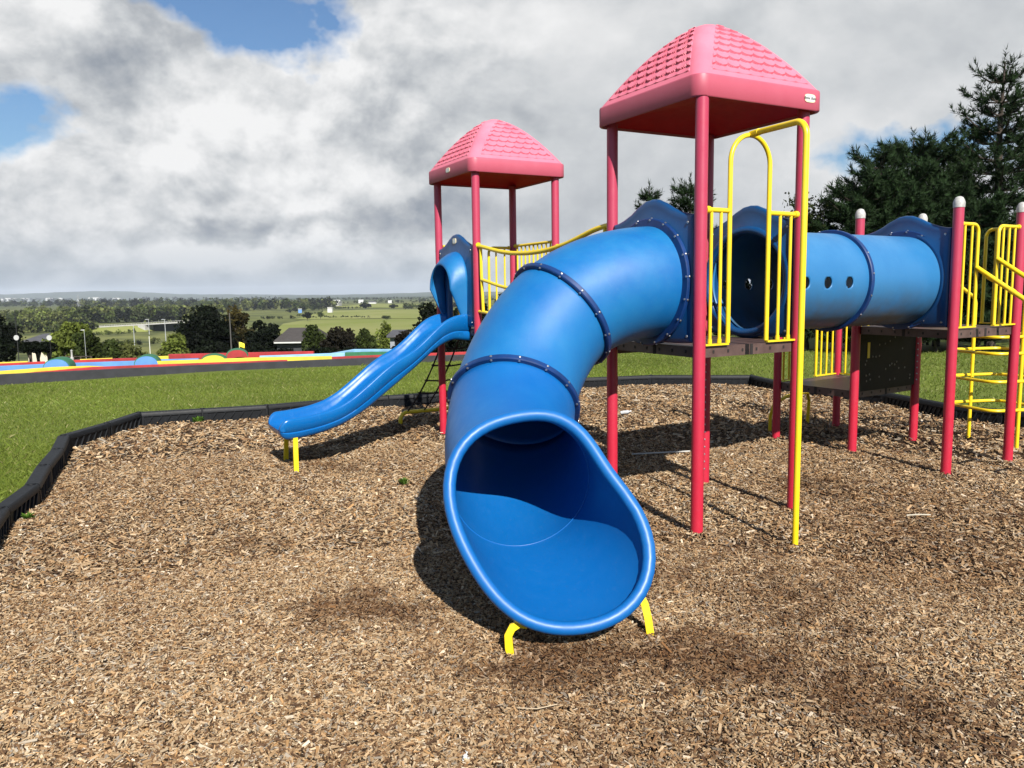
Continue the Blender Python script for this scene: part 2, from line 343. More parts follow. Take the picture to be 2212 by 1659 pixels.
# ------------------------------------------------------------------ edging timbers
def timber(a, b, label):
    a, b = np.array(a), np.array(b); d = b-a; L = np.linalg.norm(d); d /= L; n = np.array([-d[1], d[0]])      # n points outwards for this ring direction
    mid = (a+b)/2; cen = (*mid, 0)
    root = thing('border_timber', (mid[0], mid[1], -.05), label, 'edging timber', 'black edging timbers round the wood chips')
    d3, n3 = np.array([*d, 0]), np.array([*n, 0]); c0 = np.array([*mid, 0.])
    mb = MB(); l2 = L/2-.012
    prof = [(-.062, .118), (-.060, .160), (-.048, .176), (.048, .176), (.060, .160), (.062, .118), (.048, .112), (.046, -.06), (-.046, -.06), (-.048, .112)]
    rows = [[c0+d3*s_+n3*o_+np.array([0, 0, z_]) for o_, z_ in prof] for s_ in (-l2, l2)]
    mb.grid(rows, closed=True); mb.add(rows[0], [list(range(10))]); mb.add(rows[1], [list(range(10))[::-1]])
    k = 6
    for i in range(k):                                           # truss webs under the cap on both faces
        s0 = -l2+.05+(2*l2-.1)*i/k; s1 = -l2+.05+(2*l2-.1)*(i+1)/k; w_ = s1-s0
        for sd in (-1, 1):
            p0 = c0+d3*s0+n3*sd*.047+np.array([0, 0, -.05]); p1 = c0+d3*s1+n3*sd*.047+np.array([0, 0, .116])
            mb.box((p0+p1)/2, (np.linalg.norm(p1-p0), .03, .016), p1-p0, ay=n3)
    for sd in (-1, 1): mb.box(c0+d3*sd*(l2-.03)+np.array([0, 0, .03]), (.06, .115, .18), d3)
    mb.build('rail', BLACKPL, root, bevel=.004)
    mb = MB(); e = np.array([*b, 0])
    mb.lathe([(.0, .186), (.02, .186), (.03, .183), (.032, .176), (.032, -.1)], e, 16); mb.build('stake', BLACKPL, root)
ORD = ['first', 'second', 'third', 'fourth', 'fifth', 'sixth', 'seventh', 'eighth', 'ninth', 'tenth', 'eleventh', 'twelfth', 'thirteenth', 'fourteenth', 'fifteenth', 'sixteenth', 'seventeenth', 'eighteenth', 'nineteenth', 'twentieth']
for i in range(2, len(MULCH)-5):
    if i < 8: lb = '%s black edging timber up the left side of the wood chips' % ORD[i-2]
    elif i < 16: lb = '%s black edging timber along the back of the wood chips, counted from the left corner' % ORD[i-8]
    elif i < 22: lb = '%s black edging timber seen below the tower deck, counted from the tube slide' % ORD[i-16]
    else: lb = '%s black edging timber running behind the right posts towards the camera' % ORD[i-22]
    timber(MULCH[i], MULCH[i+1], lb)

# ------------------------------------------------------------------ the play structure
V2 = lambda *q: np.array(q, float)
T2f, T2r, T2b, T2l = V2(1.27, 5.33), V2(2.118, 5.835), V2(1.67, 6.76), V2(.80, 6.25)
T3f, T3r, T3b, T3l = V2(3.88, 6.93), V2(4.78, 7.48), V2(4.38, 8.5), V2(3.455, 7.9)
T1f, T1r, T1b, T1l = V2(-.353, 8.439), V2(.507, 8.907), V2(.038, 9.767), V2(-.83, 9.33)
LA, LB = V2(2.971, 8.767), V2(3.94, 9.48)
U = V2(.878, .478); W = V2(-.478, .878); U3 = V2(.878, .478, 0); W3 = V2(-.478, .878, 0); UP = V2(0, 0, 1)
def p3(p, z): return np.array([p[0], p[1], z])
PLAY = thing('play_structure', (1.46, 6.05, 0), 'red, blue and yellow climbing frame with two pink roofed towers and slides on wood chips', 'playground')
def part(mb, name, mat, parent=None, label=None, **k):
    o = mb.build(name, mat, parent or PLAY, **k)
    if label: o['label'] = label
    return o
PR = .043
def post(p, zt, cap=False, name='post', holes=None):
    mb = MB(); mb.cyl(p3(p, -.12), p3(p, zt), PR, 28)
    if holes:
        dr = V2(-.25, -.97, 0); dr /= np.linalg.norm(dr)
        for z in np.arange(*holes): mb.lathe([(.0075, -.002), (.0075, .004), (.0005, .006)], p3(p, z)+dr*(PR-.001), 10, 1, axis=dr)
    o = part(mb, name, [RED, BOLT])
    if cap:
        mb = MB(); mb.lathe([(PR+.004, zt-.03), (PR+.005, zt+.012), (PR-.002, zt+.035), (PR*.7, zt+.055), (PR*.3, zt+.064), (0.0005, zt+.066)], p3(p, 0), 24)
        part(mb, 'cap', WHITECAP, o)
    return o
for p in (T2f, T2r, T2l): post(p, 2.97)
post(T2b, 2.97, holes=(.15, 1.2, .065))
for p in (T1f, T1r, T1b, T1l): post(p, 2.97)
for p in (T3f, T3r, T3l): post(p, 2.40, True)
post(T3b, 2.40, True, holes=(.7, 1.2, .065))
post(LA, 1.76, True); post(LB, 1.76, True)
# decks
def deck(ps, z, name='deck'):
    c = sum(ps)/4; poly = []
    for i, p in enumerate(ps):
        q, r_ = ps[i-1], ps[(i+1) % 4]; poly += [p+(q-p)/np.linalg.norm(q-p)*.05, p+(r_-p)/np.linalg.norm(r_-p)*.05]
    poly = [c+(p-c)*.985 for p in poly]
    mb = MB(); mb.prism([tuple(p) for p in poly], z-.075, z); 
    for i in range(4):
        a, b_ = poly[2*i+1], poly[(2*i+2) % 8]; d = b_-a; L = np.linalg.norm(d); d /= L; nn = V2(d[1], -d[0])
        for k in range(6): mb.box(p3(a+d*L*(k+.6)/6.2+nn*.0005, z-.038), (.016, .004, .022), (*d, 0), mi=1)
        mb.box(p3(a+d*L*.52+nn*.0005, z-.038), (.028, .006, .077), (*d, 0), mi=1)
    return part(mb, name, [DECKM, DARK])
DARK = plain('dark_recess', (.012, .009, .008), .8)
DECKM, t, b = nodes('brown_deck'); tc = t.nodes.new('ShaderNodeTexCoord'); vo = t.nodes.new('ShaderNodeTexVoronoi'); vo.inputs['Scale'].default_value = 24; vo.inputs['Randomness'].default_value = 0
t.links.new(tc.outputs['Object'], vo.inputs['Vector']); ge = t.nodes.new('ShaderNodeNewGeometry'); sn = t.nodes.new('ShaderNodeSeparateXYZ'); t.links.new(ge.outputs['Normal'], sn.inputs[0])
hole = mathn(t, 'MULTIPLY', mathn(t, 'LESS_THAN', vo.outputs['Distance'], .3), mathn(t, 'GREATER_THAN', sn.outputs[2], .7))
base = mixc(t, ramp(t, noise(t, 12, 5, .6), .35, .7), (.060, .034, .030), (.10, .062, .054))
t.links.new(mixc(t, hole, base, (.012, .009, .008)), b.inputs['Base Color']); b.inputs['Roughness'].default_value = .5
ZD = 1.31
deck([T2f, T2r, T2b, T2l], ZD); deck([T1f, T1r, T1b, T1l], ZD); deck([T3f, T3r, T3b, T3l], ZD)
deck([T3l, T3b, LB, LA], .655, 'low_deck')

# roofs
ROOFROWS = []
def roof(ps, plate=None):
    c = sum(ps)/4; r0_, Hc, zE = .575, .53, 3.09; rows = []; q = 1.60; nf = 210; nc = 7
    rho = np.concatenate([np.linspace(1, .12, 190), np.linspace(.11, .004, 12)])
    slope = 0; prev = None
    for li, rh in enumerate(rho if not ROOFROWS else []):
        ef = math.sqrt(rh*rh+.022); r_ = r0_*rh; z = zE+Hc*(1.022**(q/2)-ef**q)/(1.022**(q/2)-.022**(q/2)); cr = min(r_*.98, .082)
        if prev is not None: slope += math.hypot(prev[0]-r_, z-prev[1])
        prev = (r_, z); al = math.atan2(Hc*q*ef**(q-2)*rh*1.06, r0_); nh, nv = math.sin(al), math.cos(al); a_ = r_-cr
        row = []
        for k, (dn, dt) in enumerate(((U, W), (W, -U), (-U, -W), (-W, U))):
            loc = [(-a_-cr*math.sin(th), a_+cr*math.cos(th)) for th in np.linspace(PI/4, 0, nc, endpoint=False)]
            loc += [(x_, r_) for x_ in np.linspace(-a_, a_, nf)]
            loc += [(a_+cr*math.sin(th), a_+cr*math.cos(th)) for th in np.linspace(0, PI/4, nc, endpoint=False)[1:]]
            for x_, n_ in loc:
                h = 0
                if abs(x_) < a_-.02 and .16 < rh < .955:
                    sl = slope-.02; rw = math.floor(sl/.079); v = sl/.079-rw; xx = x_/.108+.5*(rw % 2); u = xx-math.floor(xx)-.5
                    e = .46*(1-math.sqrt(max(0, 1-(1.96*u)**2)))
                    if v >= e: h = .0165*(1-(v-e)/1.15)-.008
                    else:
                        u2 = (abs(u)-.5); e2 = .46*(1-math.sqrt(max(0, 1-(1.96*u2)**2))); h = .0165*(1-min(1, (v+1-e2)/1.15))-.008
                pt = c+dt*x_+dn*(n_+h*nh); row.append((pt[0], pt[1], z+h*nv))
        rows.append(row)
    if not ROOFROWS: ROOFROWS.append(np.array(rows)-p3(c, 0))
    rows = ROOFROWS[0]+p3(c, 0)
    mb = MB(); mb.grid(rows, closed=True)
    mb.add(rows[-1], [list(range(len(rows[-1])))])
    o = part(mb, 'roof', PINK, smooth=32)
    def loop(r_, cr, z, m=10):
        a_ = r_-cr; out = []
        for dn, dt in ((U, W), (W, -U), (-U, -W), (-W, U)):
            out += [p3(c+dt*(-a_-cr*math.sin(th))+dn*(a_+cr*math.cos(th)), z) for th in np.linspace(PI/4, 0, m)]
            out += [p3(c+dt*(a_+cr*math.sin(th))+dn*(a_+cr*math.cos(th)), z) for th in np.linspace(0, PI/4, m)[:-1]]
        return out
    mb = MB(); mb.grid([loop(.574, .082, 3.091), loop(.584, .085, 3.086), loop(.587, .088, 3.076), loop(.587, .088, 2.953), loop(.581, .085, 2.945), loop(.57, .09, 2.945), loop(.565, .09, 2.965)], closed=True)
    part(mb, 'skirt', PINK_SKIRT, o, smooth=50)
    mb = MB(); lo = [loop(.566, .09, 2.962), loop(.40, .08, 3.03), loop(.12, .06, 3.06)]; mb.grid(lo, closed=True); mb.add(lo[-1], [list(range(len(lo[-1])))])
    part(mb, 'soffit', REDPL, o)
    return o, c
ro, c2 = roof([T2f, T2r, T2b, T2l]); rt1, c1 = roof([T1f, T1r, T1b, T1l])
def textobj(txt, size, M, name, mat, parent, ext=.0006):
    cu = bpy.data.curves.new(name, 'FONT'); cu.body = txt; cu.size = size; cu.extrude = ext; cu.align_x = 'CENTER'; cu.align_y = 'CENTER'
    to = bpy.data.objects.new('tmp', cu); COL.objects.link(to); dg = bpy.context.evaluated_depsgraph_get(); me = bpy.data.meshes.new_from_object(to.evaluated_get(dg)); bpy.data.objects.remove(to)
    o = bpy.data.objects.new(name, me); COL.objects.link(o); me.materials.clear(); me.materials.append(mat)
    org = ORG.get(parent.name); M2 = M.copy(); M2.translation = M.translation-Vector(org); me.transform(M2); o.parent = parent; ORG[o.name] = org; return o
CREAM = plain('cream_label', (.75, .66, .45), .5); INK = plain('black_ink', (.02, .02, .03), .6); WHITEP = plain('white_label', (.62, .62, .60), .5)
def badge(cen, nrm, w, h, root, txt=None):
    nrm = np.array(nrm, float); nrm /= np.linalg.norm(nrm); tx = np.cross(UP, nrm); tx /= np.linalg.norm(tx); ty = np.cross(nrm, tx)
    def ov(sx_, off): return [cen+nrm*off+tx*(math.copysign(abs(math.cos(a))**.55, math.cos(a))*w/2*sx_)+ty*(math.copysign(abs(math.sin(a))**.55, math.sin(a))*h/2*(sx_ if sx_ == 1 else sx_*.9)) for a in np.linspace(0, 2*PI, 32, endpoint=False)]
    mb = MB(); mb.grid([ov(1, -.004), ov(1, .004)], closed=True); mb.add(ov(1, .004), [list(range(32))], 0); mb.add(ov(.86, .0055), [list(range(32))], 1)
    o = mb.build('name_plate', [CREAM, WHITEP], root, smooth=0)
    if txt:
        M = Matrix((Vector(tx), Vector(ty), Vector(nrm))).transposed().to_4x4(); M.translation = Vector(cen+nrm*.0066)
        tx_ = textobj(txt, h*.52, M, 'lettering', INK, root)
    return o
badge(p3(c2-W*.587+U*.43, 3.022), -W3, .105, .056, ro, 'little tikes')
badge(p3(c1-U*.587-W*.02, 3.03), -U3, .10, .052, rt1)

# moulded blue panels with a humped top and an opening
def panel(a, b, off, hole, name='panel', mat=None, zc=1.755):
    d = b-a; L = np.linalg.norm(d); d /= L; nn = np.array([-d[1], d[0]]); x0 = .047; m = 120
    tops = [(x0, 2.205), (x0+.06, 2.21), (.17, 2.228), (.26, 2.262), (.34, 2.305), (.43, 2.34), (.5, 2.347), (.57, 2.34), (.66, 2.305), (.74, 2.262), (.83, 2.228), (.94-.0, 2.21)]
    xs = [L*q if i > 1 else q for i, (q, _) in enumerate(tops)]; xs[-1] = L-x0-.06; tt = list(zip(xs, [z for _, z in tops]))+[(L-x0, 2.205)]
    con = tt+[(L-x0, 2.1), (L-x0, 1.8), (L-x0, 1.5), (L-x0, 1.335), (L*.75, 1.325), (L*.5, 1.325), (L*.25, 1.325), (x0, 1.335), (x0, 1.5), (x0, 1.8), (x0, 2.1)]
    P = []
    for i in range(len(con)):
        q0, q1 = np.array(con[i]), np.array(con[(i+1) % len(con)]); P += [q0+(q1-q0)*s_ for s_ in np.linspace(0, 1, 8, endpoint=False)]
    P = np.array(P); cen = np.array([L/2, zc]); th = np.arctan2(P[:, 1]-zc, P[:, 0]-L/2)
    Hh = np.array([hole(a_) for a_ in th])+cen
    def pt(q, o): return p3(a+d*q[0]+nn*(off+o), q[1])
    dirs = (P-cen)/np.linalg.norm(P-cen, axis=1)[:, None]; T_ = .026; rows = []
    hd = (Hh-cen)/np.linalg.norm(Hh-cen, axis=1)[:, None]
    for Q, dd, s_, o in ((Hh, hd, 0, T_-.004), (Hh, hd, .008, T_), (Hh, hd, .03, T_+.012), (Hh, hd, .05, T_+.012), (Hh, hd, .062, T_), (P, dirs, -.05, T_), (P, dirs, -.02, T_-.002), (P, dirs, -.006, T_-.010), (P, dirs, 0, 0), (P, dirs, -.006, -T_+.010), (P, dirs, -.02, -T_+.002), (P, dirs, -.05, -T_), (Hh, hd, .062, -T_), (Hh, hd, .05, -T_-.012), (Hh, hd, .03, -T_-.012), (Hh, hd, .008, -T_), (Hh, hd, 0, -T_+.004), (Hh, hd, 0, T_-.004)):
        rows.append([pt(q+e*s_, o) for q, e in zip(Q, dd)])
    mb = MB(); mb.grid(rows, closed=True)
    for q in ((x0+.05, 2.15), (L-x0-.05, 2.15), (x0+.05, 1.38), (L-x0-.05, 1.38)):
        for sd in (-1, 1): ax = np.array([*nn, 0])*sd; mb.lathe([(.011, 0), (.010, .005), (.0005, .008)], pt(q, sd*T_), 10, 1, axis=ax)
    return part(mb, name, [mat or BLUE_PANEL, BOLT], smooth=50)
RT = .40
circ = lambda a_: np.array([math.cos(a_), math.sin(a_)])*.385
def arch_hole(a_):
    x_, z_ = math.cos(a_), math.sin(a_); return np.array([x_, z_])*min(.20/max(1e-6, abs(x_)), (.27 if z_ > 0 else .40)/max(1e-6, abs(z_)), .285 if z_ > 0 else 9)
panel(T2l, T2f, 0, circ); panel(T2b, T2r, 0, circ); panel(T3l, T3f, 0, circ)
pn1 = panel(T1l, T1f, 0, arch_hole)
badge(p3((T1l+T1f)/2-U*.028, 2.27), -U3, .085, .06, pn1)

# tubes
def ring_frame(tn):
    tn = tn/np.linalg.norm(tn); r_ = np.array([-tn[1], tn[0], 0]); r_ /= np.linalg.norm(r_); return tn, r_, np.cross(tn, r_)
def frames(P0, t0, P1, t1, n):
    L = np.linalg.norm(P1-P0); s = np.linspace(0, 1, n)[:, None]; h = 2*s**3-3*s**2+1, s**3-2*s**2+s, -2*s**3+3*s**2, s**3-s**2
    C = h[0]*P0+h[1]*t0*L+h[2]*P1+h[3]*t1*L; return C, np.gradient(C, axis=0)
AN = np.linspace(0, 2*PI, 64, endpoint=False)
def ring(cn, tn, r_): tn, rx, up = ring_frame(tn); return cn+r_*(np.cos(AN)[:, None]*rx+np.sin(AN)[:, None]*up)
nz = lambda v: v/np.linalg.norm(v)
Pa, ta = p3((T2l+T2f)/2, 1.755), -U3
Pb, tb = V2(.344, 5.48, 1.533), nz(V2(-.673, -.469, -.572)); Pc, tc_ = V2(.006, 5.02, .98), nz(V2(-.158, -.77, -.618))
def tube_section(P0, t0, P1, t1, mat, name='tube_section', n=22):
    C, T_ = frames(P0, t0, P1, t1, n); T_[0] = t0; T_[-1] = t1
    mb = MB(); mb.grid([ring(c_, t_, RT) for c_, t_ in zip(C, T_)], closed=True)
    return mb
def flange(cn, tn, parent, wid=.038, rr_=.431, nb=15, ph=.2, tabs=True):
    tn, rx, up = ring_frame(tn)
    mb = MB(); mb.lathe([(RT-.004, -wid/2), (rr_-.006, -wid/2), (rr_, -wid/2+.006), (rr_, wid/2-.006), (rr_-.006, wid/2), (RT-.004, wid/2), (RT-.004, -wid/2)], cn, 64, axis=tn)
    for k in range(nb):
        a_ = 2*PI*(k+ph)/nb; e = math.cos(a_)*rx+math.sin(a_)*up; q = cn+e*(rr_-.014)+tn*(wid/2)
        mb.lathe([(.008, -.002), (.008, .004), (.0005, .008)], q, 10, 1, axis=tn)
        mb.lathe([(.008, -.002), (.008, .004), (.0005, .007)], cn+e*rr_, 10, 1, axis=e)
    return part(mb, 'flange', [NAVY, BOLT], parent)
TS = tube_section(Pa, ta, Pb, tb, None).build('tube_slide', BLUE_TUBE, PLAY, smooth=180, solid=.014); TS['label'] = 'curved upper section of the blue tube slide'
flange(Pa+ta*.05, ta, TS, .03, .455, 18)
flange(Pb, tb, TS)
TS2 = tube_section(Pb, tb, Pc, tc_, None).build('tube_slide', BLUE_TUBE, PLAY, smooth=180, solid=.014); TS2['label'] = 'middle bend of the blue tube slide'
flange(Pc, tc_, TS2)
# exit chute: from the last flange out to the slanted oval mouth
rimpx = [(1155, 881.7), (1204.8, 890.6), (1243.9, 911.9), (1275.9, 944), (1311.4, 990), (1339.9, 1029), (1364.8, 1068.4), (1389.7, 1111), (1407.4, 1150), (1416.3, 1185.7), (1418, 1221.3), (1411, 1256.8), (1393.2, 1292.4), (1361.2, 1324.4), (1311.4, 1356.4), (1258, 1373.5), (1204.8, 1374.2), (1169.2, 1365), (1133.7, 1352.8), (1084, 1320.8), (1027, 1256.8), (987.9, 1185.7), (966.5, 1114.6), (957.6, 1047), (959.4, 1018.6), (970, 979.5), (991.4, 951), (1027, 922.6), (1069.7, 901), (1112.3, 887)]
q0, q1 = at(1140, 882.5, 4.10), onz(1240, 1377, .095); vv = nz(q1-q0); ll = nz(V2(1, 0, 0)-vv*vv[0]); nn_ = np.cross(vv, ll); qc = (q0+q1)/2
rim2 = []
for px, py in rimpx:
    r_ = sight(px, py); o_ = V2(0, 0, EYE); X = o_+r_*np.dot(qc-o_, nn_)/np.dot(r_, nn_)-qc; rim2.append((X.dot(ll), X.dot(vv)))
rim2 = np.array(rim2); RA_, RB_ = .47, np.linalg.norm(q1-q0)/2; pa = np.arctan2(-rim2[:, 1]/RB_, rim2[:, 0]/RA_); ra_ = np.hypot(rim2[:, 0]/RA_, rim2[:, 1]/RB_)
B_ = np.stack([np.ones_like(pa)]+[f_(k*pa) for k in (1, 2, 3, 4, 5) for f_ in (np.cos, np.sin)], 1); cf = np.linalg.lstsq(B_, ra_, rcond=None)[0]
BB = np.stack([np.ones_like(AN)]+[f_(k*AN) for k in (1, 2, 3, 4, 5) for f_ in (np.cos, np.sin)], 1); rA = BB@cf
LIP = .033
RIM = qc+ll*((rA*RA_-LIP)*np.cos(AN))[:, None]-vv*((rA*RB_-LIP)*np.sin(AN))[:, None]
hd = nz(V2(.175, -.98, 0)); lat3 = V2(.98, .175, 0)
Pd, td = V2(.045, 4.232, .657), nz(V2(.173, -.968, -.18)); RD = .395
C_, T_ = frames(Pc, tc_, Pd, td, 14); T_[0] = tc_; T_[-1] = td
rows = [ring(c_, t_, RT+(RD-RT)*k/13) for k, (c_, t_) in enumerate(zip(C_, T_))][:-1]
S0 = ring(Pd, td, RD); Ln = np.linalg.norm(RIM-S0, axis=1)[:, None]; nthroat = len(rows)
E1 = nz(hd)[None]*np.ones((64, 1))+lat3*(np.cos(AN)*.22)[:, None]+UP*(np.where(np.sin(AN) > 0, .10, .05)*np.sin(AN)-.03)[:, None]
ns = 30
for s_ in np.linspace(0, 1, ns):
    rows.append((2*s_**3-3*s_**2+1)*S0+(s_**3-2*s_**2+s_)*td[None]*Ln+(-2*s_**3+3*s_**2)*RIM+(s_**3-s_**2)*E1*Ln*.9)
mb = MB(); mb.grid(rows, closed=True); EX = part(mb, 'tube_slide', BLUE_EXIT, label='glossy flared exit of the blue tube slide', smooth=180, solid=.012)
mb = MB(); mb.tube(RIM, LIP, 16, closed=True); part(mb, 'rim', BLUE_EXIT, EX, smooth=180)
seam = ring(Pd, td, RD-.0135)
mb = MB(); mb.tube(seam, .0035, 6, closed=True); part(mb, 'seam', BLUE_EXIT, EX, smooth=180)
def strap_leg(pts, w, t_, ax, parent, name='leg'):
    mb = MB(); P = np.array(pts, float); ax = nz(np.array(ax, float)); rows = []
    T_ = np.gradient(P, axis=0)
    for q, tq in zip(P, T_):
        n_ = nz(np.cross(tq, ax)); rows.append([q+ax*w/2+n_*t_/2, q-ax*w/2+n_*t_/2, q-ax*w/2-n_*t_/2, q+ax*w/2-n_*t_/2])
    mb.grid(rows, closed=True); mb.add(rows[0], [(0, 1, 2, 3)]); mb.add(rows[-1], [(3, 2, 1, 0)])
    return part(mb, name, YEL, parent, bevel=.002)
strap_leg([(.06, 3.60, .125), (.02, 3.59, .135), (-.015, 3.58, .12), (-.034, 3.575, .085), (-.032, 3.57, .03), (-.015, 3.56, -.08)], .022, .038, (.1, 1, 0), EX)
strap_leg([(.625, 3.76, .19), (.64, 3.74, .16), (.652, 3.72, .10), (.665, 3.70, .0), (.672, 3.69, -.08)], .022, .038, (.1, 1, 0), EX)

# tunnel
ax0, ax1 = (T2r+T2b)/2, (T3l+T3f)/2; LT = np.linalg.norm(ax1-ax0); dT = (ax1-ax0)/LT; dT3 = V2(*dT, 0); latT = V2(dT[1], -dT[0], 0)
def tunnel_half(s0, s1, holes, label):
    nL = max(8, int((s1-s0)/.0125)); na = 200; rows = []; an_ = np.linspace(0, 2*PI, na, endpoint=False)
    for s_ in np.linspace(s0, s1, nL): rows.append([p3(ax0+dT*s_, 1.755)+RT*(latT*math.cos(a_)+UP*math.sin(a_)) for a_ in an_])
    mb = MB(); mb.grid(rows, closed=True)
    if holes:
        V = np.concatenate(mb.v); keep = []
        ss = np.linspace(s0, s1, nL)
        # snap the ring of cells about each porthole to a true circle, then leave the cells inside out
        idx = V.reshape(nL, na, 3)
        for sd in (0, PI):
            for hs in holes:
                dS = np.broadcast_to(ss[:, None]-hs, (nL, na)); dA = np.broadcast_to((an_[None]-sd-(-.045 if sd == 0 else .045)+PI) % (2*PI)-PI, (nL, na)); rr_ = np.hypot(dS, dA*RT)
                for i, j in zip(*np.where((rr_ > .032) & (rr_ < .075))):
                    k_ = .048+(rr_[i, j]-.048)*.0 if abs(rr_[i, j]-.048) < .0085 else rr_[i, j]
                    s_n = hs+dS[i, j]*k_/rr_[i, j]; a_n = sd+(-.045 if sd == 0 else .045)+dA[i, j]*k_/rr_[i, j]
                    idx[i, j] = p3(ax0+dT*s_n, 1.755)+RT*(latT*math.cos(a_n)+UP*math.sin(a_n))
        mb.v = [idx.reshape(-1, 3)]
        f2 = []
        for f_ in mb.f:
            c_ = mb.v[0][f_].mean(0)-p3(ax0, 1.755); s_ = c_.dot(dT3); a_ = math.atan2(c_[2], c_.dot(latT)); bad = False
            for sd in (0, PI):
                for hs in holes:
                    dA = (a_-sd-(-.045 if sd == 0 else .045)+PI) % (2*PI)-PI
                    if math.hypot(s_-hs, dA*RT) < .046: bad = True
            if not bad: f2.append(f_)
        mb.f = f2; mb.m = [0]*len(f2)
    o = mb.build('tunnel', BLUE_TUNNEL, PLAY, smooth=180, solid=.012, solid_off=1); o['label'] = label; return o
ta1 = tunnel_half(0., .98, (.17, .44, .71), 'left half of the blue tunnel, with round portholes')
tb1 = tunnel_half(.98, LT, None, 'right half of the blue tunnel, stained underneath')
flange(p3(ax0+dT*.98, 1.755), dT3, ta1); flange(p3(ax1-dT*.045, 1.755), -dT3, tb1, .03, .455, 18); flange(p3(ax0+dT*.045, 1.755), dT3, ta1, .03, .455, 18)
mb = MB(); mb.tube([p3(ax0-dT*.05, 1.755)+.40*(latT*math.cos(a_)+UP*math.sin(a_)) for a_ in AN], .03, 12, closed=True); part(mb, 'rim', BLUE_PANEL, ta1, smooth=180)

# wave slide
sc_ = (T1l+T1f)/2; dS = V2(-.80, -.60); lS = V2(.478, -.878)
tp = np.array([(-.02, 1.475), (.06, 1.472), (.13, 1.463), (.22, 1.444), (.314, 1.405), (.40, 1.345), (.492, 1.272), (.60, 1.185), (.70, 1.115), (.80, 1.066), (.917, 1.015), (1.055, .930), (1.231, .80), (1.414, .675), (1.56, .605), (1.708, .568), (1.85, .548), (1.986, .538), (2.10, .536), (2.16, .52)])
bt = np.array([(-.02, 1.17), (.089, 1.185), (.162, 1.198), (.25, 1.185), (.347, 1.148), (.44, 1.095), (.528, 1.034), (.689, .918), (.85, .81), (.989, .718), (1.241, .552), (1.40, .467), (1.543, .409), (1.70, .368), (1.831, .346), (2.0, .328), (2.16, .322)])
ts = np.linspace(-.02, 2.07, 90); ker = np.exp(-np.linspace(-2, 2, 9)**2); ker /= ker.sum()
def smooth_(a): p_ = np.concatenate([[a[0]]*4+a[:0].tolist(), a, [a[-1]]*4]); return np.convolve(p_, ker, 'valid')
zt = smooth_(np.interp(ts, tp[:, 0], tp[:, 1])); zb = smooth_(np.interp(ts, bt[:, 0], bt[:, 1]))
def slide_section(t_, zt_, zb_, hw=.30, k=1.):
    h = zt_-zb_; g = zb_+h*.36
    sec = [(.0, zb_+.01), (.18, zb_+.004), (.24, zb_), (.268, zb_+.012), (.282, zb_+.04), (.288, g-.012), (.277, g-.004), (.277, g+.004), (.291, g+.012), (.294, zt_-.06), (.296, zt_-.025), (.290, zt_-.008), (.276, zt_), (.262, zt_-.004), (.250, zt_-.018), (.238, zt_-.05), (.222, zt_-.10), (.195, zt_-.128), (.15, zt_-.138), (.0, zt_-.140)]
    full = sec+[(-a_, z_) for a_, z_ in sec[::-1][1:-1]]
    return [p3(sc_+dS*t_+lS*(a_*k), z_) for a_, z_ in full]
rows = [slide_section(t_, a_, b_) for t_, a_, b_ in zip(ts, zt, zb)]
for e in (.02, .04, .06, .075, .087, .095, .099, .1):
    f_ = max(.03, math.sqrt(1-(e/.1)**2)); zc_ = zb[-1]+.10
    rows.append([q*V2(1, 1, 0)+UP*(zc_+(q[2]-zc_)*f_) for q in slide_section(ts[-1]+e, zt[-1], zb[-1], k=1-.12*(1-f_))])
mb = MB(); mb.grid(rows, closed=True); mb.add(rows[0], [list(range(len(rows[0])))])
WS = part(mb, 'wave_slide', BLUE, label='open blue wave slide running down to the left', smooth=60)
for tq, lq, lean in ((2.02, .26, .06), (1.98, -.26, -.04)):
    p = sc_+dS*tq+lS*lq; e = sc_+dS*(tq+.02)+lS*(lq+lean)
    strap_leg([p3(p, .36), p3(p+(e-p)*.05, .30), p3(p+(e-p)*.25, .25), p3(p+(e-p)*.5, .17), p3(e, -.08)], .046, .020, (*dS, 0), WS)
# hood over the top of the wave slide
hrows = []; nh_ = 40
def arch_pts(hw, zlo, ztp, off, tilt, k=1):
    out = []; zs = ztp-hw
    for a_ in np.linspace(0, 1, 10, endpoint=False): out.append((hw*(1-.10*(1-a_)), zlo+(zs-zlo)*a_, 1-a_))
    for a_ in np.linspace(0, PI, 24): out.append((hw*math.cos(a_), zs+hw*math.sin(a_)*1.0, 0))
    for a_ in np.linspace(1, 0, 11)[1:]: out.append((-hw*(1-.10*(1-a_)), zlo+(zs-zlo)*a_, 1-a_))
    return [p3(sc_+V2(-.878, -.478)*(off-tilt*l_)+W*x_, z_) for x_, z_, l_ in out]
for off, hw, ztp, tilt in ((.02, .315, 2.155, 0), (.05, .312, 2.15, .03), (.10, .305, 2.13, .07), (.16, .297, 2.09, .12), (.205, .288, 2.04, .16), (.222, .275, 2.015, .175), (.21, .258, 2.0, .165)):
    hrows.append(arch_pts(hw, 1.36, ztp, off, tilt))
mb = MB(); mb.grid(hrows, flip=True); part(mb, 'hood', BLUE_TUBE, WS, smooth=180, solid=.014)

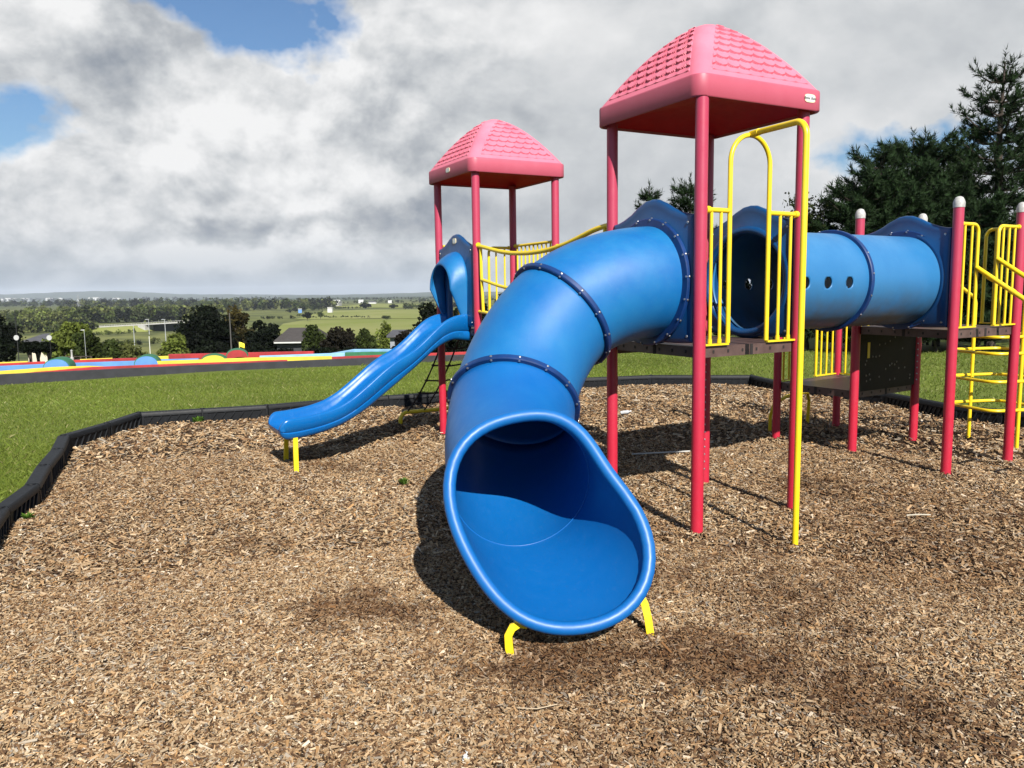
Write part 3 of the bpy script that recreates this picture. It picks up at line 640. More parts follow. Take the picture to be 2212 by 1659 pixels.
# yellow metalwork
YR = .020
def arc(c, a, b, a0, a1, r_, n=8): return [c+r_*(math.cos(x)*a+math.sin(x)*b) for x in np.linspace(a0, a1, n)]
def rail_panel(a, b, t0, t1, z0, z1, nb, corner=None, name='guard_rail', label=None, r_=.016, clamp=None):
    d = (b-a)/np.linalg.norm(b-a); d3 = V2(*d, 0); q = lambda t_, z: p3(a+d*t_, z); mb = MB(); rc = .07
    if corner == 'end': path = [q(t0, z1), q(t1-rc, z1)]+arc(q(t1-rc, z1-rc), UP, d3, 0, PI/2, rc)[1:]+[q(t1, z0)]; bars = [t0+(t1-t0)*(k+.5)/(nb+.35) for k in range(nb)]
    elif corner == 'start': path = [q(t1, z1), q(t0+rc, z1)]+arc(q(t0+rc, z1-rc), UP, -d3, 0, PI/2, rc)[1:]+[q(t0, z0)]; bars = [t1-(t1-t0)*(k+.5)/(nb+.35) for k in range(nb)]
    else: path = [q(t0, z1), q(t1, z1)]; bars = [t0+(t1-t0)*(k+.5)/nb for k in range(nb)]
    mb.tube(path, r_, 12)
    for t_ in bars: mb.tube([q(t_, z0), q(t_, z1)], .011, 10)
    mb.box(q((t0+t1)/2, z0+.002), (t1-t0+.03, .035, .012), d3)
    for t_ in (t0, t1):
        if t_ < .1 or t_ > np.linalg.norm(b-a)-.1: mb.tube([q(t_-.01, z1), q(t_+.012, z1)], r_*1.45, 10)
    return part(mb, name, YEL, label=label)
# gate with arch on the big tower
d = (T2r-T2f)/np.linalg.norm(T2r-T2f); d3 = V2(*d, 0); q = lambda t_, z, o=0: p3(T2f+d*t_+V2(-d[1], d[0])*o, z)
mb = MB(); tA, tB = .268, .652; rA_ = (tB-tA)/2; cA = q((tA+tB)/2, 2.745-rA_)
mb.tube([q(tA, 1.33), q(tA, 2.745-rA_)]+arc(cA, -d3, UP, 0, PI, rA_, 20)[1:-1]+[q(tB, 2.745-rA_), q(tB, 1.33)], .0165, 14)
for t_ in (.098, .187, .77, .882): mb.tube([q(t_, 1.33), q(t_, 2.225)], .0115, 10)
for t0, t1 in ((.045, tA), (tB, .945)): mb.tube([q(t0, 2.228), q(t1, 2.228)], .017, 12); mb.box(q((t0+t1)/2, 1.322), (abs(t1-t0)-.005, .034, .012), d3)
for t_ in (.058, .93): mb.tube([q(t_-.016, 2.228), q(t_+.016, 2.228)], .025, 12)
for t_ in (.098, .187, tA, tB, .77, .882): mb.tube([q(t_, 1.33), q(t_, 1.36)], .0165 if t_ in (tA, tB) else .015, 10)
part(mb, 'gate', YEL, label='yellow arched gate on the front of the tall tower')
mb = MB(); pb_ = p3(V2(1.842, 5.015), 0); ptop = q((tA+tB)/2, 2.750); dd = nz(ptop-p3(V2(1.842, 5.015), 2.75)); rc = .10; zc = 2.735
mb.tube([pb_-UP*.1, pb_+UP*1.2, pb_+UP*(zc-rc)]+arc(pb_+UP*(zc-rc)+dd*rc, -dd, UP, 0, PI/2, rc, 10)[1:]+[ptop-dd*.08, ptop-dd*.005], .0200, 16)
mb.tube([ptop-dd*.09, ptop-dd*.0], .0235, 14)
part(mb, 'pole', YEL, label='yellow sliding pole bent over from the arch to the ground')
# first tower rails
rail_panel(T1b, T1r, .06, .92, 1.33, 2.255, 9)
rail_panel(T1l, T1b, .06, .33, 1.33, 2.235, 2, 'end'); rail_panel(T1l, T1b, .64, .91, 1.33, 2.235, 2, 'start')
# second platform (right) rails
rail_panel(T3f, T3r, .055, .325, 1.33, 2.235, 2, 'end'); rail_panel(T3f, T3r, .665, 1.0, 1.33, 2.235, 3, 'start')
rail_panel(T3b, T3r, .05, .33, 1.33, 2.235, 3, 'end'); rail_panel(T3b, T3r, .745, 1.04, 1.33, 2.235, 2, 'start')
# low platform rails
rail_panel(LA, LB, .06, .30, .67, 1.45, 2, 'end'); rail_panel(LA, LB, .74, 1.13, .67, 1.45, 3, 'start'); rail_panel(LB, T3b, .06, .42, .67, 1.45, 3, 'end')
mb = MB(); a_, b_ = T3l, T3b; dd = nz(p3(b_-a_, 0)); m_ = (a_+b_)/2; nn3 = V2(dd[1], -dd[0], 0)
mb.box(p3(m_, .945), (np.linalg.norm(b_-a_)-.10, .03, .60), dd)
for k in range(26): mb.lathe([(.011, 0), (.011, .003), (.0005, .004)], p3(a_, 0)+dd*random.uniform(.12, .98)+nn3*.0145+UP*random.uniform(.70, 1.2), 10, 1, axis=nn3)
RI = part(mb, 'climbing_wall', [plain('dark_brown_plastic', (.007, .005, .004), .6, .3, spec=.2), plain('stud_grey', (.13, .11, .10), .5)], label='dark brown wall with holes below the tunnel end')
mb = MB(); mb.box(p3(a_, 1.06)+dd*.20+nn3*.016, (.04, .004, .16), dd); part(mb, 'slot', YEL, RI)
mb = MB(); e = V2(3.096, 9.357)
mb.tube([p3(e, -.05), p3(e, .18), p3(e+V2(.03, -.05), .34), p3(e+V2(.2, -.02), .42), p3(e+V2(.55, .3), .42), p3(e+V2(.62, .42), .3), p3(e+V2(.62, .46), -.05)], .02, 12)
part(mb, 'step_rail', YEL)
# climbing loops and their handrails at the right
hL, hR = V2(5.13, 8.74), V2(5.25, 8.08); hm = (hL+hR)/2; hw3 = nz(p3(hL-hR, 0)); hu3 = V2(hw3[1], -hw3[0], 0)
if hu3[0] < 0: hu3 = -hu3
for p, fz, fp in ((hL, 1.80, T3b+nz(T3r-T3b)*.33), (hR, 1.80, T3b+nz(T3r-T3b)*.745)):
    mb = MB(); dv = nz(p3(p-fp, 0)); k = p3(p, 1.50)
    mb.tube([p3(p, -.1), p3(p, 1.40), k, p3(p, 1.54)-dv*.02, p3(p, 1.575)-dv*.07, p3(fp, fz)], .019, 12); part(mb, 'handrail', YEL)
for z in (.41, .71, 1.0, 1.17):
    mb = MB(); a0, a1, hw = -.33, .36, .345; P = []
    for cx_, cy_, s0 in ((a1-.12, hw-.12, 0), (a0+.12, hw-.12, 1), (a0+.12, -hw+.12, 2), (a1-.12, -hw+.12, 3)):
        for x in np.linspace(0, PI/2, 6): P.append(p3(hm, z)+hu3*(cx_+.12*math.cos(x+s0*PI/2))+hw3*(cy_+.12*math.sin(x+s0*PI/2)))
    mb.tube(P, .017, 10, closed=True); part(mb, 'climbing_loop', YEL)
d = nz(T3r-T3f); rg = []
for t_, z_ in ((.325, 1.86), (.665, 1.94)):
    mb = MB(); a_ = p3(T3f+d*t_, z_); o_ = -W3; P = [a_, a_+o_*.30-UP*.20, a_+o_*.75-UP*.50, a_+o_*.86-UP*.60, a_+o_*.92-UP*.75]; e = P[-1].copy(); e[2] = -.08; P.append(e); rg.append(e)
    mb.tube(P, .021, 12); mb.tube([a_+o_*.30-UP*.20, a_+o_*.34-UP*.2267], .0245, 12); part(mb, 'handrail', YEL, label='yellow handrail sloping down to the right off the last platform')
for z in (.3, .6, .9):
    mb = MB(); mb.tube([p3(rg[0][:2], z), p3(rg[1][:2], z)], .016, 10); part(mb, 'rung', YEL)
# bridge between the towers
bl = T2l-T1f; Lb = np.linalg.norm(bl); db = bl/Lb; far0, far1 = T1r, T2b
railz = lambda s_: np.interp(s_, [.02, .06, .334, .641, .929, 1.285, 1.614, 1.917, 2.198, 2.33, Lb], [2.195, 2.19, 2.135, 2.086, 2.063, 2.056, 2.077, 2.122, 2.19, 2.213, 2.213])
br = None
for a_, b_, nm in ((T1f, T2l, 'near'), (T1r, T2b, 'far')):
    dv = (b_-a_); L_ = np.linalg.norm(dv); dv = dv/L_; mb = MB(); ss = np.linspace(.035, L_-.04, 40); zz = np.convolve(np.pad(railz(ss*Lb/L_), 3, 'edge'), np.ones(7)/7, 'valid')
    mb.tube([p3(a_+dv*s_, z) for s_, z in zip(ss, zz)], .021, 12); mb.tube([p3(a_+dv*(s_+.012), z-.345) for s_, z in zip(ss[1:], zz[1:])], .017, 12)
    mb.tube([p3(a_+dv*.10, 2.17), p3(a_+dv*.105, 1.9), p3(a_+dv*.135, 1.50)], .016, 10); mb.tube([p3(a_+dv*(L_-.10), 2.19), p3(a_+dv*(L_-.13), 1.50)], .016, 10)
    mb.tube([p3(a_+dv*.03, 1.50), p3(a_+dv*.22, 1.49), p3(a_+dv*.6, 1.42), p3(a_+dv*L_*.5, 1.37), p3(a_+dv*(L_-.5), 1.43), p3(a_+dv*(L_-.03), 1.5)], .017, 10)
    for s_ in (.03, L_-.03): mb.tube([p3(a_+dv*(s_-.012), 2.2), p3(a_+dv*(s_+.015), 2.195)], .028, 10)
    part(mb, 'bridge_rail', YEL)
mb = MB(); mA, mB_ = (T1f+T1r)/2, (T2l+T2b)/2; dv = mB_-mA; L_ = np.linalg.norm(dv); dv = dv/L_; wv = V2(-dv[1], dv[0])
for k in range(15):
    s_ = .08+(L_-.16)*(k+.5)/15; z_ = 1.29-.17*math.sin(PI*s_/L_); mb.box(p3(mA+dv*s_, z_), ((L_-.16)/15-.012, .80, .035), (*dv, 0))
part(mb, 'bridge_deck', BROWN, bevel=.004)
# rope net behind the first tower
gp = [(-1.47, 10.22), (-.47, 10.77)]; g0, g1 = p3(V2(*gp[0]), 0), p3(V2(*gp[1]), 0); gd = nz(g1-g0)
mb = MB(); mb.tube([g0-UP*.08, g0+UP*.05]+arc(g0+UP*.05+gd*.10, -gd, UP, 0, PI/2, .10, 8)[1:]+arc(g1+UP*.05-gd*.10, UP, gd, 0, PI/2, .10, 8)+[g1-UP*.08], .026, 14); part(mb, 'net_anchor', YEL, label='dull yellow ground tube holding the rope net')
mb = MB(); tA3, tB3 = p3(T1l+nz(T1b-T1l)*.08, 1.28), p3(T1b-nz(T1b-T1l)*.08, 1.28); bA, bB = g0+gd*.10+UP*.15, g1-gd*.10+UP*.15
net = [[bA+(bB-bA)*i/4+((tA3+(tB3-tA3)*i/4)-(bA+(bB-bA)*i/4))*j/6-UP*.10*math.sin(PI*j/6) for j in range(7)] for i in range(5)]
for i in range(5): mb.tube(net[i], .010, 8)
for j in range(1, 6): mb.tube([net[i][j]-UP*.02*(i % 2) for i in range(5)], .010, 8)
for i in range(5):
    for j in range(1, 6): mb.lathe([(.0005, -.02), (.018, -.012), (.022, 0), (.018, .012), (.0005, .02)], net[i][j]-UP*.01*(i % 2), 8)
part(mb, 'rope_net', ROPE)

# ------------------------------------------------------------------ crazy golf lanes beyond the lawn
GRED = plain('golf_red', (.36, .018, .020), .6, .45, 2.2); GYEL = plain('golf_yellow', (.66, .50, .04), .6, .3, 2.2); GBLU = plain('golf_blue', (.09, .24, .54), .6, .3, 2.2)
GGRN = plain('golf_green', (.02, .14, .06), .7, .3, 5); GLBL = plain('golf_pale_blue', (.22, .42, .62), .5, .25, 3); GDRK = plain('golf_dark_wall', (.020, .021, .026), .7, .5, 4)
def zat(px, py, P): r_ = sight(px, py); return EYE+r_[2]*P[1]/r_[1]
def kerb(pts, zv, mat, label, wid=.14, name='lane_border', cat='golf lane border', group='painted borders of the crazy golf lanes'):
    A = [onz(px, yb, zv) for px, yb, yt in pts]; Z = [zat(px, yt, a_) for (px, yb, yt), a_ in zip(pts, A)]
    root_c = sum(A)/len(A); rows = []
    for i, (a_, z_) in enumerate(zip(A, Z)):
        dq = nz(p3((A[min(i+1, len(A)-1)]-A[max(i-1, 0)])[:2], 0)); nq = V2(-dq[1], dq[0], 0); z_ = max(z_, .03)
        rows.append([p3(a_[:2], -.08), p3(a_[:2], z_-.012), p3(a_[:2], z_)+nq*.012, p3(a_[:2], z_)+nq*(wid-.012), p3(a_[:2], z_-.012)+nq*wid, p3(a_[:2], -.08)+nq*wid])
    mb = MB(); mb.grid(rows, closed=True); mb.add(rows[0], [(5, 4, 3, 2, 1, 0)]); mb.add(rows[-1], [(0, 1, 2, 3, 4, 5)])
    mb.v = [v for v in mb.v]; o = mb.build(name, mat); return tag(o, label, cat, group)
kerb([(-160, 837, 818.5), (0, 827, 809), (240, 811.5, 797.5), (479, 796.5, 786.5), (806, 783.6, 772.5), (900, 780, 769.5), (1010, 776, 766)], 0., GDRK, 'long dark low wall along the front of the crazy golf lanes', .10, 'retaining_wall', 'wall', None)
kerb([(42, 809.8, 807.2), (200, 800.2, 793.2), (330, 793.6, 788), (516, 787.8, 781.5), (621, 783.6, 777.5)], .075, GRED, 'long red border just above the dark front wall', .10)
kerb([(694, 776.8, 772), (820, 771.6, 767), (1010, 765, 760)], .075, GRED, 'short red border passing behind the wave slide', .10)
kerb([(-160, 820, 806), (0, 810, 802), (115, 804, 793.5), (195, 797.5, 790.5), (229, 794, 791.5)], .085, GYEL, 'yellow border tapering to a point at its right end')
kerb([(333, 789.6, 780.6), (440, 784.8, 777), (560, 781, 772.5), (640, 778.4, 771), (717, 775.6, 769.6)], .085, GYEL, 'long yellow border in front of the yellow hump')
kerb([(-160, 808, 797), (0, 798, 791), (150, 790.5, 784.5), (296, 786, 779.6)], .06, GBLU, 'blue border joining the two blue humps')
kerb([(338, 781.5, 777), (429, 779, 774.4)], .06, GBLU, 'short blue border right of the second blue hump')
kerb([(561, 773.5, 769), (700, 768.5, 764), (745, 766.5, 762)], .06, GLBL, 'thin pale blue border behind the long yellow one')
kerb([(722, 766.5, 763), (766, 761, 754.6), (857, 761, 754.6), (900, 764, 759)], .06, GLBL, 'pale blue border with raised middle near the wave slide')
kerb([(745, 767.5, 762), (800, 766.5, 760.5), (870, 766, 760.5)], .06, GGRN, 'green border in front of the pale blue raised one', .2)
kerb([(-160, 800, 794), (0, 791, 786), (98, 785.8, 781)], .05, GRED, 'red border left of the first blue hump')
kerb([(140, 784.5, 779), (296, 779, 773.2)], .05, GRED, 'red border between the two blue humps')
kerb([(364, 773, 765.4), (480, 770, 763), (600, 766.5, 760.2), (677, 765.2, 759)], .05, GRED, 'red border running past the red hump')
kerb([(-160, 792, 788), (0, 786.4, 783.2), (60, 783.5, 780.4)], .085, GYEL, 'thin yellow border at the back left of the lanes')
kerb([(173, 780, 776.4), (243, 777, 773.4)], .085, GYEL, 'thin yellow border behind the red one, left of middle')
kerb([(336, 774, 770), (364, 773, 769.2)], .085, GYEL, 'very short yellow border beside the second blue hump')
def hump(px, yb, yt, hw, mat, label):
    c_ = onz(px, yb, .12); d_ = c_[1]; r_ = hw/1703*d_; h_ = (yb-yt)/1703*d_; mb = MB(); n_ = 18
    prof = [(r_*math.cos(x), h_*math.sin(x)**.9) for x in np.linspace(PI, 0, n_)]
    ux = nz(V2(.95, .31, 0)); uy = V2(-.31, .95, 0)
    root = thing('golf_hump', (c_[0], c_[1], 0), label, 'golf obstacle', 'round humps on the crazy golf lanes')
    def prism_(sc1, y0, y1):
        f_ = [p3(c_[:2], .10)+ux*x*sc1+UP*z*sc1+uy*y0 for x, z in prof]; b_ = [q+uy*(y1-y0) for q in f_]
        m = MB(); m.grid([f_, b_], closed=True); m.add(f_, [list(range(n_))]); m.add(b_, [list(range(n_))[::-1]]); return m
    prism_(1, -.02, .05).build('face', mat, root); prism_(1.10, .052, .60).build('ramp', GGRN, root)
hump(122, 796, 774.5, 25, GBLU, 'blue half-round hump with green ramp, the one on the left'); hump(316, 787, 768, 23, GBLU, 'blue half-round hump with green ramp, nearer the flag')
hump(461, 780.5, 766, 25, GYEL, 'yellow half-round hump with green ramp'); hump(512, 769, 754.5, 21, GRED, 'red half-round hump with green ramp below the flag')
c_ = onz(517.5, 757, .1); fl = thing('flag', (c_[0], c_[1], 0), 'small yellow flag on a thin pole at the crazy golf', 'flag')
zt_ = zat(517.5, 738.5, c_); mb = MB(); mb.cyl(p3(c_[:2], -.1), p3(c_[:2], zt_), .010, 8); mb.build('pole', plain('flag_pole', (.6, .55, .2), .5), fl)
g_ = [[p3(c_[:2], zt_-.005-v*.15)+V2(.012+u*.15, .02*math.sin(u*5+v), -.05*u*(1 if v < 1 else .8)) for v in np.linspace(0, 1, 6)] for u in np.linspace(0, 1, 10)]
mb = MB(); mb.grid(g_); mb.build('cloth', plain('flag_cloth', (.8, .68, .04), .7), fl, solid=.002)
mb = MB(); P = [onz(px, 774-.004*px, .0) for px in (120, 150, 180, 205)]
P = [at(px, 772, 22.) for px in (128, 151, 174, 197)]; mb = MB()
for q in P: mb.cyl(p3(q[:2], -.2), p3(q[:2], .09), .02, 8)
for z in (.08, .0): mb.tube([p3(q[:2], z) for q in P], .014, 8)
tag(mb.build('rail_fence', BARK), 'low dark rail fence behind the crazy golf lanes', 'fence')
q = at(156, 778, 22.); t_ = thing('tee_marker', (q[0], q[1], -.05), 'small white marker post behind the golf lanes', 'marker post')
mb = MB(); mb.lathe([(.05, -.1), (.05, .10), (.028, .12), (.022, .28), (.035, .31), (.0005, .33)], (q[0], q[1], -.05), 12); mb.build('post', WHITECAP, t_)

# ------------------------------------------------------------------ vegetation
def quads(C, size, up=.0, asp=1.):
    n = len(C); a = RNG.normal(size=(n, 3)); a /= np.linalg.norm(a, axis=1)[:, None]; b = np.cross(a, RNG.normal(size=(n, 3))); b /= np.linalg.norm(b, axis=1)[:, None]
    s_ = (size*RNG.uniform(.6, 1.35, n))[:, None]; a = a*s_*asp; b = b*s_
    V = np.stack([C-a, C+b*.8-a*.1, C+a, C-b*.8+a*.1], 1).reshape(-1, 3); return V, np.arange(n*4).reshape(-1, 4)
def crown_pts(n, K, rx, rz, seed, flat=.0, shape='round', lump=.34):
    rg = np.random.default_rng(seed); cs = []
    while len(cs) < K:
        p = rg.normal(size=3); p /= np.linalg.norm(p); p *= rg.random()**.45
        if p[2] < -.75+flat: continue
        if shape == 'cone': p[:2] *= np.clip(.98-.5*(p[2]+1), .08, 1)*1.25
        cs.append(p)
    cs = np.array(cs); lr = lump*rg.uniform(.55, 1.2, K)
    if shape == 'cone': lr *= np.clip(1.1-.4*(cs[:, 2]+1), .25, 1)
    i = rg.integers(0, K, n); v = rg.normal(size=(n, 3)); v /= np.linalg.norm(v, axis=1)[:, None]; v *= (rg.random(n)**.35)[:, None]; v[:, 2] *= .8
    P = cs[i]*.74+v*lr[i][:, None]; tone = rg.uniform(.6, 1.4, K)[i]*rg.uniform(.6, 1.4, n)
    return P*np.array([rx, rx, rz]), tone, cs*np.array([rx, rx, rz])*.74
def trunk_mesh(mb, h0, h1, r_, limbs, base=(0, 0, 0)):
    base = np.array(base, float); w = random.uniform(-.03, .03)*h1
    mb.tube([base+V2(0, 0, -.3), base+V2(0, 0, h0*.4), base+V2(w, w*.5, h0), base+V2(w*1.5, -w, h1)], [r_*1.25, r_, r_*.8, r_*.25], 9)
    for L in limbs: mb.tube([base+V2(w, w*.5, h0*.8), base+V2(w, w*.5, h0*.8)*.4+(np.array(L)+0)*.6, base+np.array(L)], [r_*.5, r_*.33, r_*.1], 6)
PAL = {'dark': (.0045, .0075, .003), 'mid': (.036, .050, .012), 'light': (.095, .118, .022), 'olive': (.075, .085, .024), 'amber': (.050, .040, .011), 'yew': (.005, .009, .004), 'pine': (.017, .031, .012), 'red': (.012, .010, .006)}
def tree(loc, H, rx, kind, label, name='tree', cat='tree', n=2600, leaf=.16, trunk=.28, seed=1, K=34, shape='round', group=None, top=None, lump=.34):
    root = thing(name, loc, label, cat, group); loc = np.array(loc, float)
    h0 = H*trunk; rz = (H-h0)/2*1.08; P, tone, cs = crown_pts(n, K, rx, rz, seed, shape=shape, lump=lump); P[:, 2] += h0+rz*.93
    col = np.array(PAL[kind])*tone[:, None]
    if top: k = np.clip((P[:, 2]/H-.60)*3+RNG.normal(0, .25, n), 0, 1)[:, None]; col = col*(1-k)+np.array(PAL[top])*tone[:, None]*k
    V, F = quads(P, leaf); bulk('crown', V+loc, F, LEAF, np.repeat(col, 4, 0), root)
    mb = MB(); trunk_mesh(mb, h0+.1*H, H*.8, max(.03, H*.018), [c+V2(0, 0, h0+rz*.93) for c in cs[:6]], loc); mb.build('trunk', BARK, root)
    return root
def ptree(x0, x1, yt, d, kind, label, yb=None, **k):
    """a tree d metres ahead filling the bearings x0..x1 with its top at yt"""
    c_ = at((x0+x1)/2, yt, d); zb_ = float(terrain(c_[0], c_[1])); rx = (x1-x0)/2/1703*d*1.22; H = c_[2]-zb_
    k['trunk'] = max(k.get('trunk', .1), (at((x0+x1)/2, yb or (800 if d < 100 else 2000), d)[2]-zb_)/H)
    return tree((c_[0], c_[1], zb_), H, rx, kind, label, **k)
ptree(-70, 44, 676, 60, 'dark', 'dark bushy tree at the left frame edge', seed=3, trunk=.05, n=5000, leaf=.13)
ptree(44, 78, 738, 50, 'dark', 'small dark tree before the cream wall, next to the black sign pole', yb=763, seed=4, trunk=.42, leaf=.10, n=3600)
ptree(66, 100, 738, 51, 'dark', 'small dark tree before the cream wall, middle one of three', yb=763, seed=5, trunk=.42, leaf=.10, n=3600)
ptree(88, 118, 737, 52, 'dark', 'small dark tree before the cream wall, nearest the big light green tree', yb=763, seed=6, trunk=.42, leaf=.10, n=3600)
ptree(98, 196, 680, 58, 'light', 'big light green tree right of the cream-walled house', seed=7, trunk=.16, n=9000, leaf=.125, K=60, lump=.26)
ptree(150, 212, 706, 56, 'mid', 'darker green tree at the right foot of the big light green one', seed=8, trunk=.1, n=4500, leaf=.12)
ptree(206, 290, 724, 66, 'mid', 'low rounded bush left of the white poles', seed=9, trunk=.05, n=4200, leaf=.13, name='bush', cat='bush')
ptree(256, 312, 734, 60, 'olive', 'small yellowish bush beside the white pole', seed=10, trunk=.05, n=2200, leaf=.11, name='bush', cat='bush')
ptree(344, 408, 714, 66, 'light', 'light green bush against the big dark tree', seed=11, trunk=.05, n=4500, leaf=.13, name='bush', cat='bush')
ptree(388, 496, 654, 82, 'dark', 'big dark tree with rounded top behind the second blue hump', seed=12, trunk=.06, n=9000, leaf=.18, K=60)
ptree(462, 545, 664, 86, 'dark', 'dark tree with an amber top behind the wooden pole', seed=13, trunk=.08, n=6500, leaf=.17, top='amber')
ptree(528, 606, 690, 80, 'dark', 'dark tree at the right end of the dark clump, beside the long roof', seed=14, trunk=.06, n=5500, leaf=.16)
ptree(652, 702, 696, 70, 'mid', 'mid green bush at the right end of the long roof', seed=15, trunk=.05, n=3000, leaf=.13, name='bush', cat='bush')
ptree(690, 762, 693, 66, 'red', 'dark reddish bush between the long roof and the conifer', seed=16, trunk=.05, n=4600, leaf=.12, name='bush', cat='bush')
ptree(748, 824, 681, 68, 'mid', 'bushy conifer with spiky top left of the grey house', seed=17, trunk=.06, n=5200, leaf=.13, shape='cone', K=60, name='conifer', cat='conifer')
ptree(812, 854, 688, 72, 'light', 'pale green young tree just right of the spiky conifer', seed=18, trunk=.15, n=2800, leaf=.12)
ptree(852, 902, 704, 50, 'red', 'reddish shrub just left of the top of the wave slide', seed=19, trunk=.1, n=2600, leaf=.10, name='bush', cat='bush')
ptree(890, 990, 640, 46, 'dark', 'dark tree showing between the wave slide and the small tower', seed=20, trunk=.08, n=7000, leaf=.12, K=60)
ptree(975, 1060, 632, 44, 'dark', 'dark tree behind the hood of the wave slide', seed=21, trunk=.08, n=6000, leaf=.12)
ptree(1045, 1140, 612, 42, 'dark', 'dark tree behind the yellow bridge rail', seed=22, trunk=.08, n=7000, leaf=.12)
ptree(1120, 1260, 640, 40, 'yew', 'dark tree hidden mostly by the tube slide', seed=23, trunk=.06, n=6500, leaf=.12)
for i, (x0, x1, yt, d_) in enumerate(((470, 560, 752, 44), (545, 650, 749, 42), (640, 740, 747, 41), (730, 830, 746, 40), (815, 900, 744, 38), (890, 985, 738, 37), (975, 1080, 720, 35))):
    ptree(x0, x1, yt, d_, 'dark', ('low dark hedge bush behind the red hump', 'low dark hedge bush below the long roof', 'low dark hedge bush below the dark reddish bush', 'low dark hedge bush below the spiky conifer', 'low dark hedge bush below the grey house', 'low dark hedge bush behind the top of the wave slide', 'low dark hedge bush behind the left post of the small tower')[i], seed=30+i, trunk=.02, n=3600, leaf=.09, name='hedge_bush', cat='bush', group='low dark hedge behind the golf lanes')
# pines at the right: trunk, whorls of branches, needle tufts
def pine_mesh(H, RB, seed, nwh=13, dens=1.):
    rg = np.random.default_rng(seed); shoots = []; mb = MB(); r0 = H*.016
    mb.tube([(0, 0, -.3), (.02*H*.3, 0, H*.4), (0, .01*H, H*.75), (0, 0, H*.98)], [r0*1.2, r0, r0*.6, r0*.15], 9)
    for k in range(nwh):
        f_ = .06+.90*(k+rg.uniform(-.25, .25))/nwh; z = H*f_; nb = int(rg.integers(6, 9)); L = RB*(1-f_)**.62*rg.uniform(.85, 1.12)+.12*RB*(f_ < .95)
        if f_ < .25: L *= .9
        a0 = rg.uniform(0, 6.3)
        for j in range(nb):
            a_ = a0+2*PI*j/nb+rg.uniform(-.25, .25); l_ = L*rg.uniform(.6, 1.12); rise = rg.uniform(.15, .5)+.5*f_
            dr = V2(math.cos(a_), math.sin(a_), 0); P = [V2(0, 0, z), V2(0, 0, z)+dr*l_*.5+UP*l_*.12*rise, V2(0, 0, z)+dr*l_+UP*l_*rise*.62]
            mb.tube(P, [r0*.34*(1-f_*.6), r0*.2, r0*.06], 5)
            ns_ = max(8, int(l_*24*dens))
            for q_ in range(ns_):
                s_ = rg.uniform(.22, 1.0); c_ = P[0]*(1-s_)**2+2*P[1]*s_*(1-s_)+P[2]*s_**2
                sd = dr*rg.uniform(.2, 1)+V2(-dr[1], dr[0], 0)*rg.normal(0, .8)+UP*rg.uniform(.1, 1.0); sd /= np.linalg.norm(sd)
                c_ = c_+sd*rg.uniform(0, .26)*min(1, l_)*(1.15-s_*.5); shoots.append((c_, sd, rg.uniform(.75, 1.25)))
            for e in range(2): shoots.append((P[2]+rg.normal(0, .05, 3), nz(dr*.5+UP*1.0+rg.normal(0, .15, 3)), 1.25))
    for e in range(6): shoots.append((V2(0, 0, H*(.90+.02*e)), nz(V2(*rg.normal(0, .25, 2), 1)), 1.1))
    C = np.array([s_[0] for s_ in shoots]); D = np.array([s_[1] for s_ in shoots]); SZ = np.array([s_[2] for s_ in shoots]); n = len(C); m = 17
    A = np.cross(D, [.3, .5, .81]); A /= np.linalg.norm(A, axis=1)[:, None]; B = np.cross(D, A)
    th = rg.uniform(0, 2*PI, (n, m)); t_ = rg.uniform(0, 1, (n, m)); L = .135*SZ[:, None]*rg.uniform(.8, 1.2, (n, m)); op = .55+.75*(1-t_)
    base = C[:, None]+D[:, None]*(t_*.17*SZ[:, None])[..., None]
    rad_ = A[:, None]*np.cos(th)[..., None]+B[:, None]*np.sin(th)[..., None]; dirn = rad_*np.sin(op)[..., None]+D[:, None]*np.cos(op)[..., None]; tan_ = np.cross(dirn, rad_+.01); tan_ /= np.linalg.norm(tan_, axis=2)[..., None]
    wd = .0125
    V = np.stack([base-tan_*wd, base+tan_*wd, base+dirn*L[..., None]], 2).reshape(-1, 3); F = np.arange(len(V)).reshape(-1, 3)
    tone = np.repeat((rg.uniform(.6, 1.4, n)), m)[:, None]*rg.uniform(.75, 1.25, (n*m, 1)); col = np.array(PAL['pine'])*tone; col[:, 1] *= rg.uniform(.9, 1.15, n*m)
    return mb, V, F, np.repeat(col, 3, 0)
def pine(px, yt, d_, RBf, seed, label, **k):
    c_ = at(px, yt, d_); zb_ = float(terrain(c_[0], c_[1])); loc = V2(c_[0], c_[1], zb_); H = c_[2]-zb_
    root = thing('pine_tree', loc, label, 'pine tree', 'dark pines behind the playground'); mb, V, F, col = pine_mesh(H, RBf*H, seed, **k)
    mb.v = [v+loc for v in mb.v]; mb.build('trunk', BARK, root); bulk('crown', V+loc, F, NEEDLE, col, root); return root
pine(1975, 288, 22.5, .36, 101, 'tallest pine of the dark clump left of the very tall one', nwh=15, dens=1.5)
pine(1905, 325, 21.8, .36, 102, 'pine on the left shoulder of the dark clump', nwh=14, dens=1.5)
pine(1846, 388, 21.5, .36, 103, 'small pine at the left end of the dark clump', nwh=12, dens=1.5)
pine(2042, 305, 23, .34, 104, 'pine on the right shoulder of the dark clump', nwh=15, dens=1.5)
pine(2172, 120, 22.5, .25, 105, 'very tall open pine at the right edge of the frame', nwh=17, dens=.95)
pine(2268, 250, 24, .30, 106, 'pine just outside the right edge beside the tall one', nwh=15)
pine(2120, 430, 21, .38, 107, 'low broad pine under the very tall one, above the yellow rails', nwh=12, dens=1.5)
pine(1403, 404, 27, .17, 108, 'pine tip peeking over the blue panel, the thin left one', nwh=15, dens=1.0)
pine(1492, 388, 26, .24, 109, 'pine top showing between the two front posts of the tall tower', nwh=15, dens=1.2)
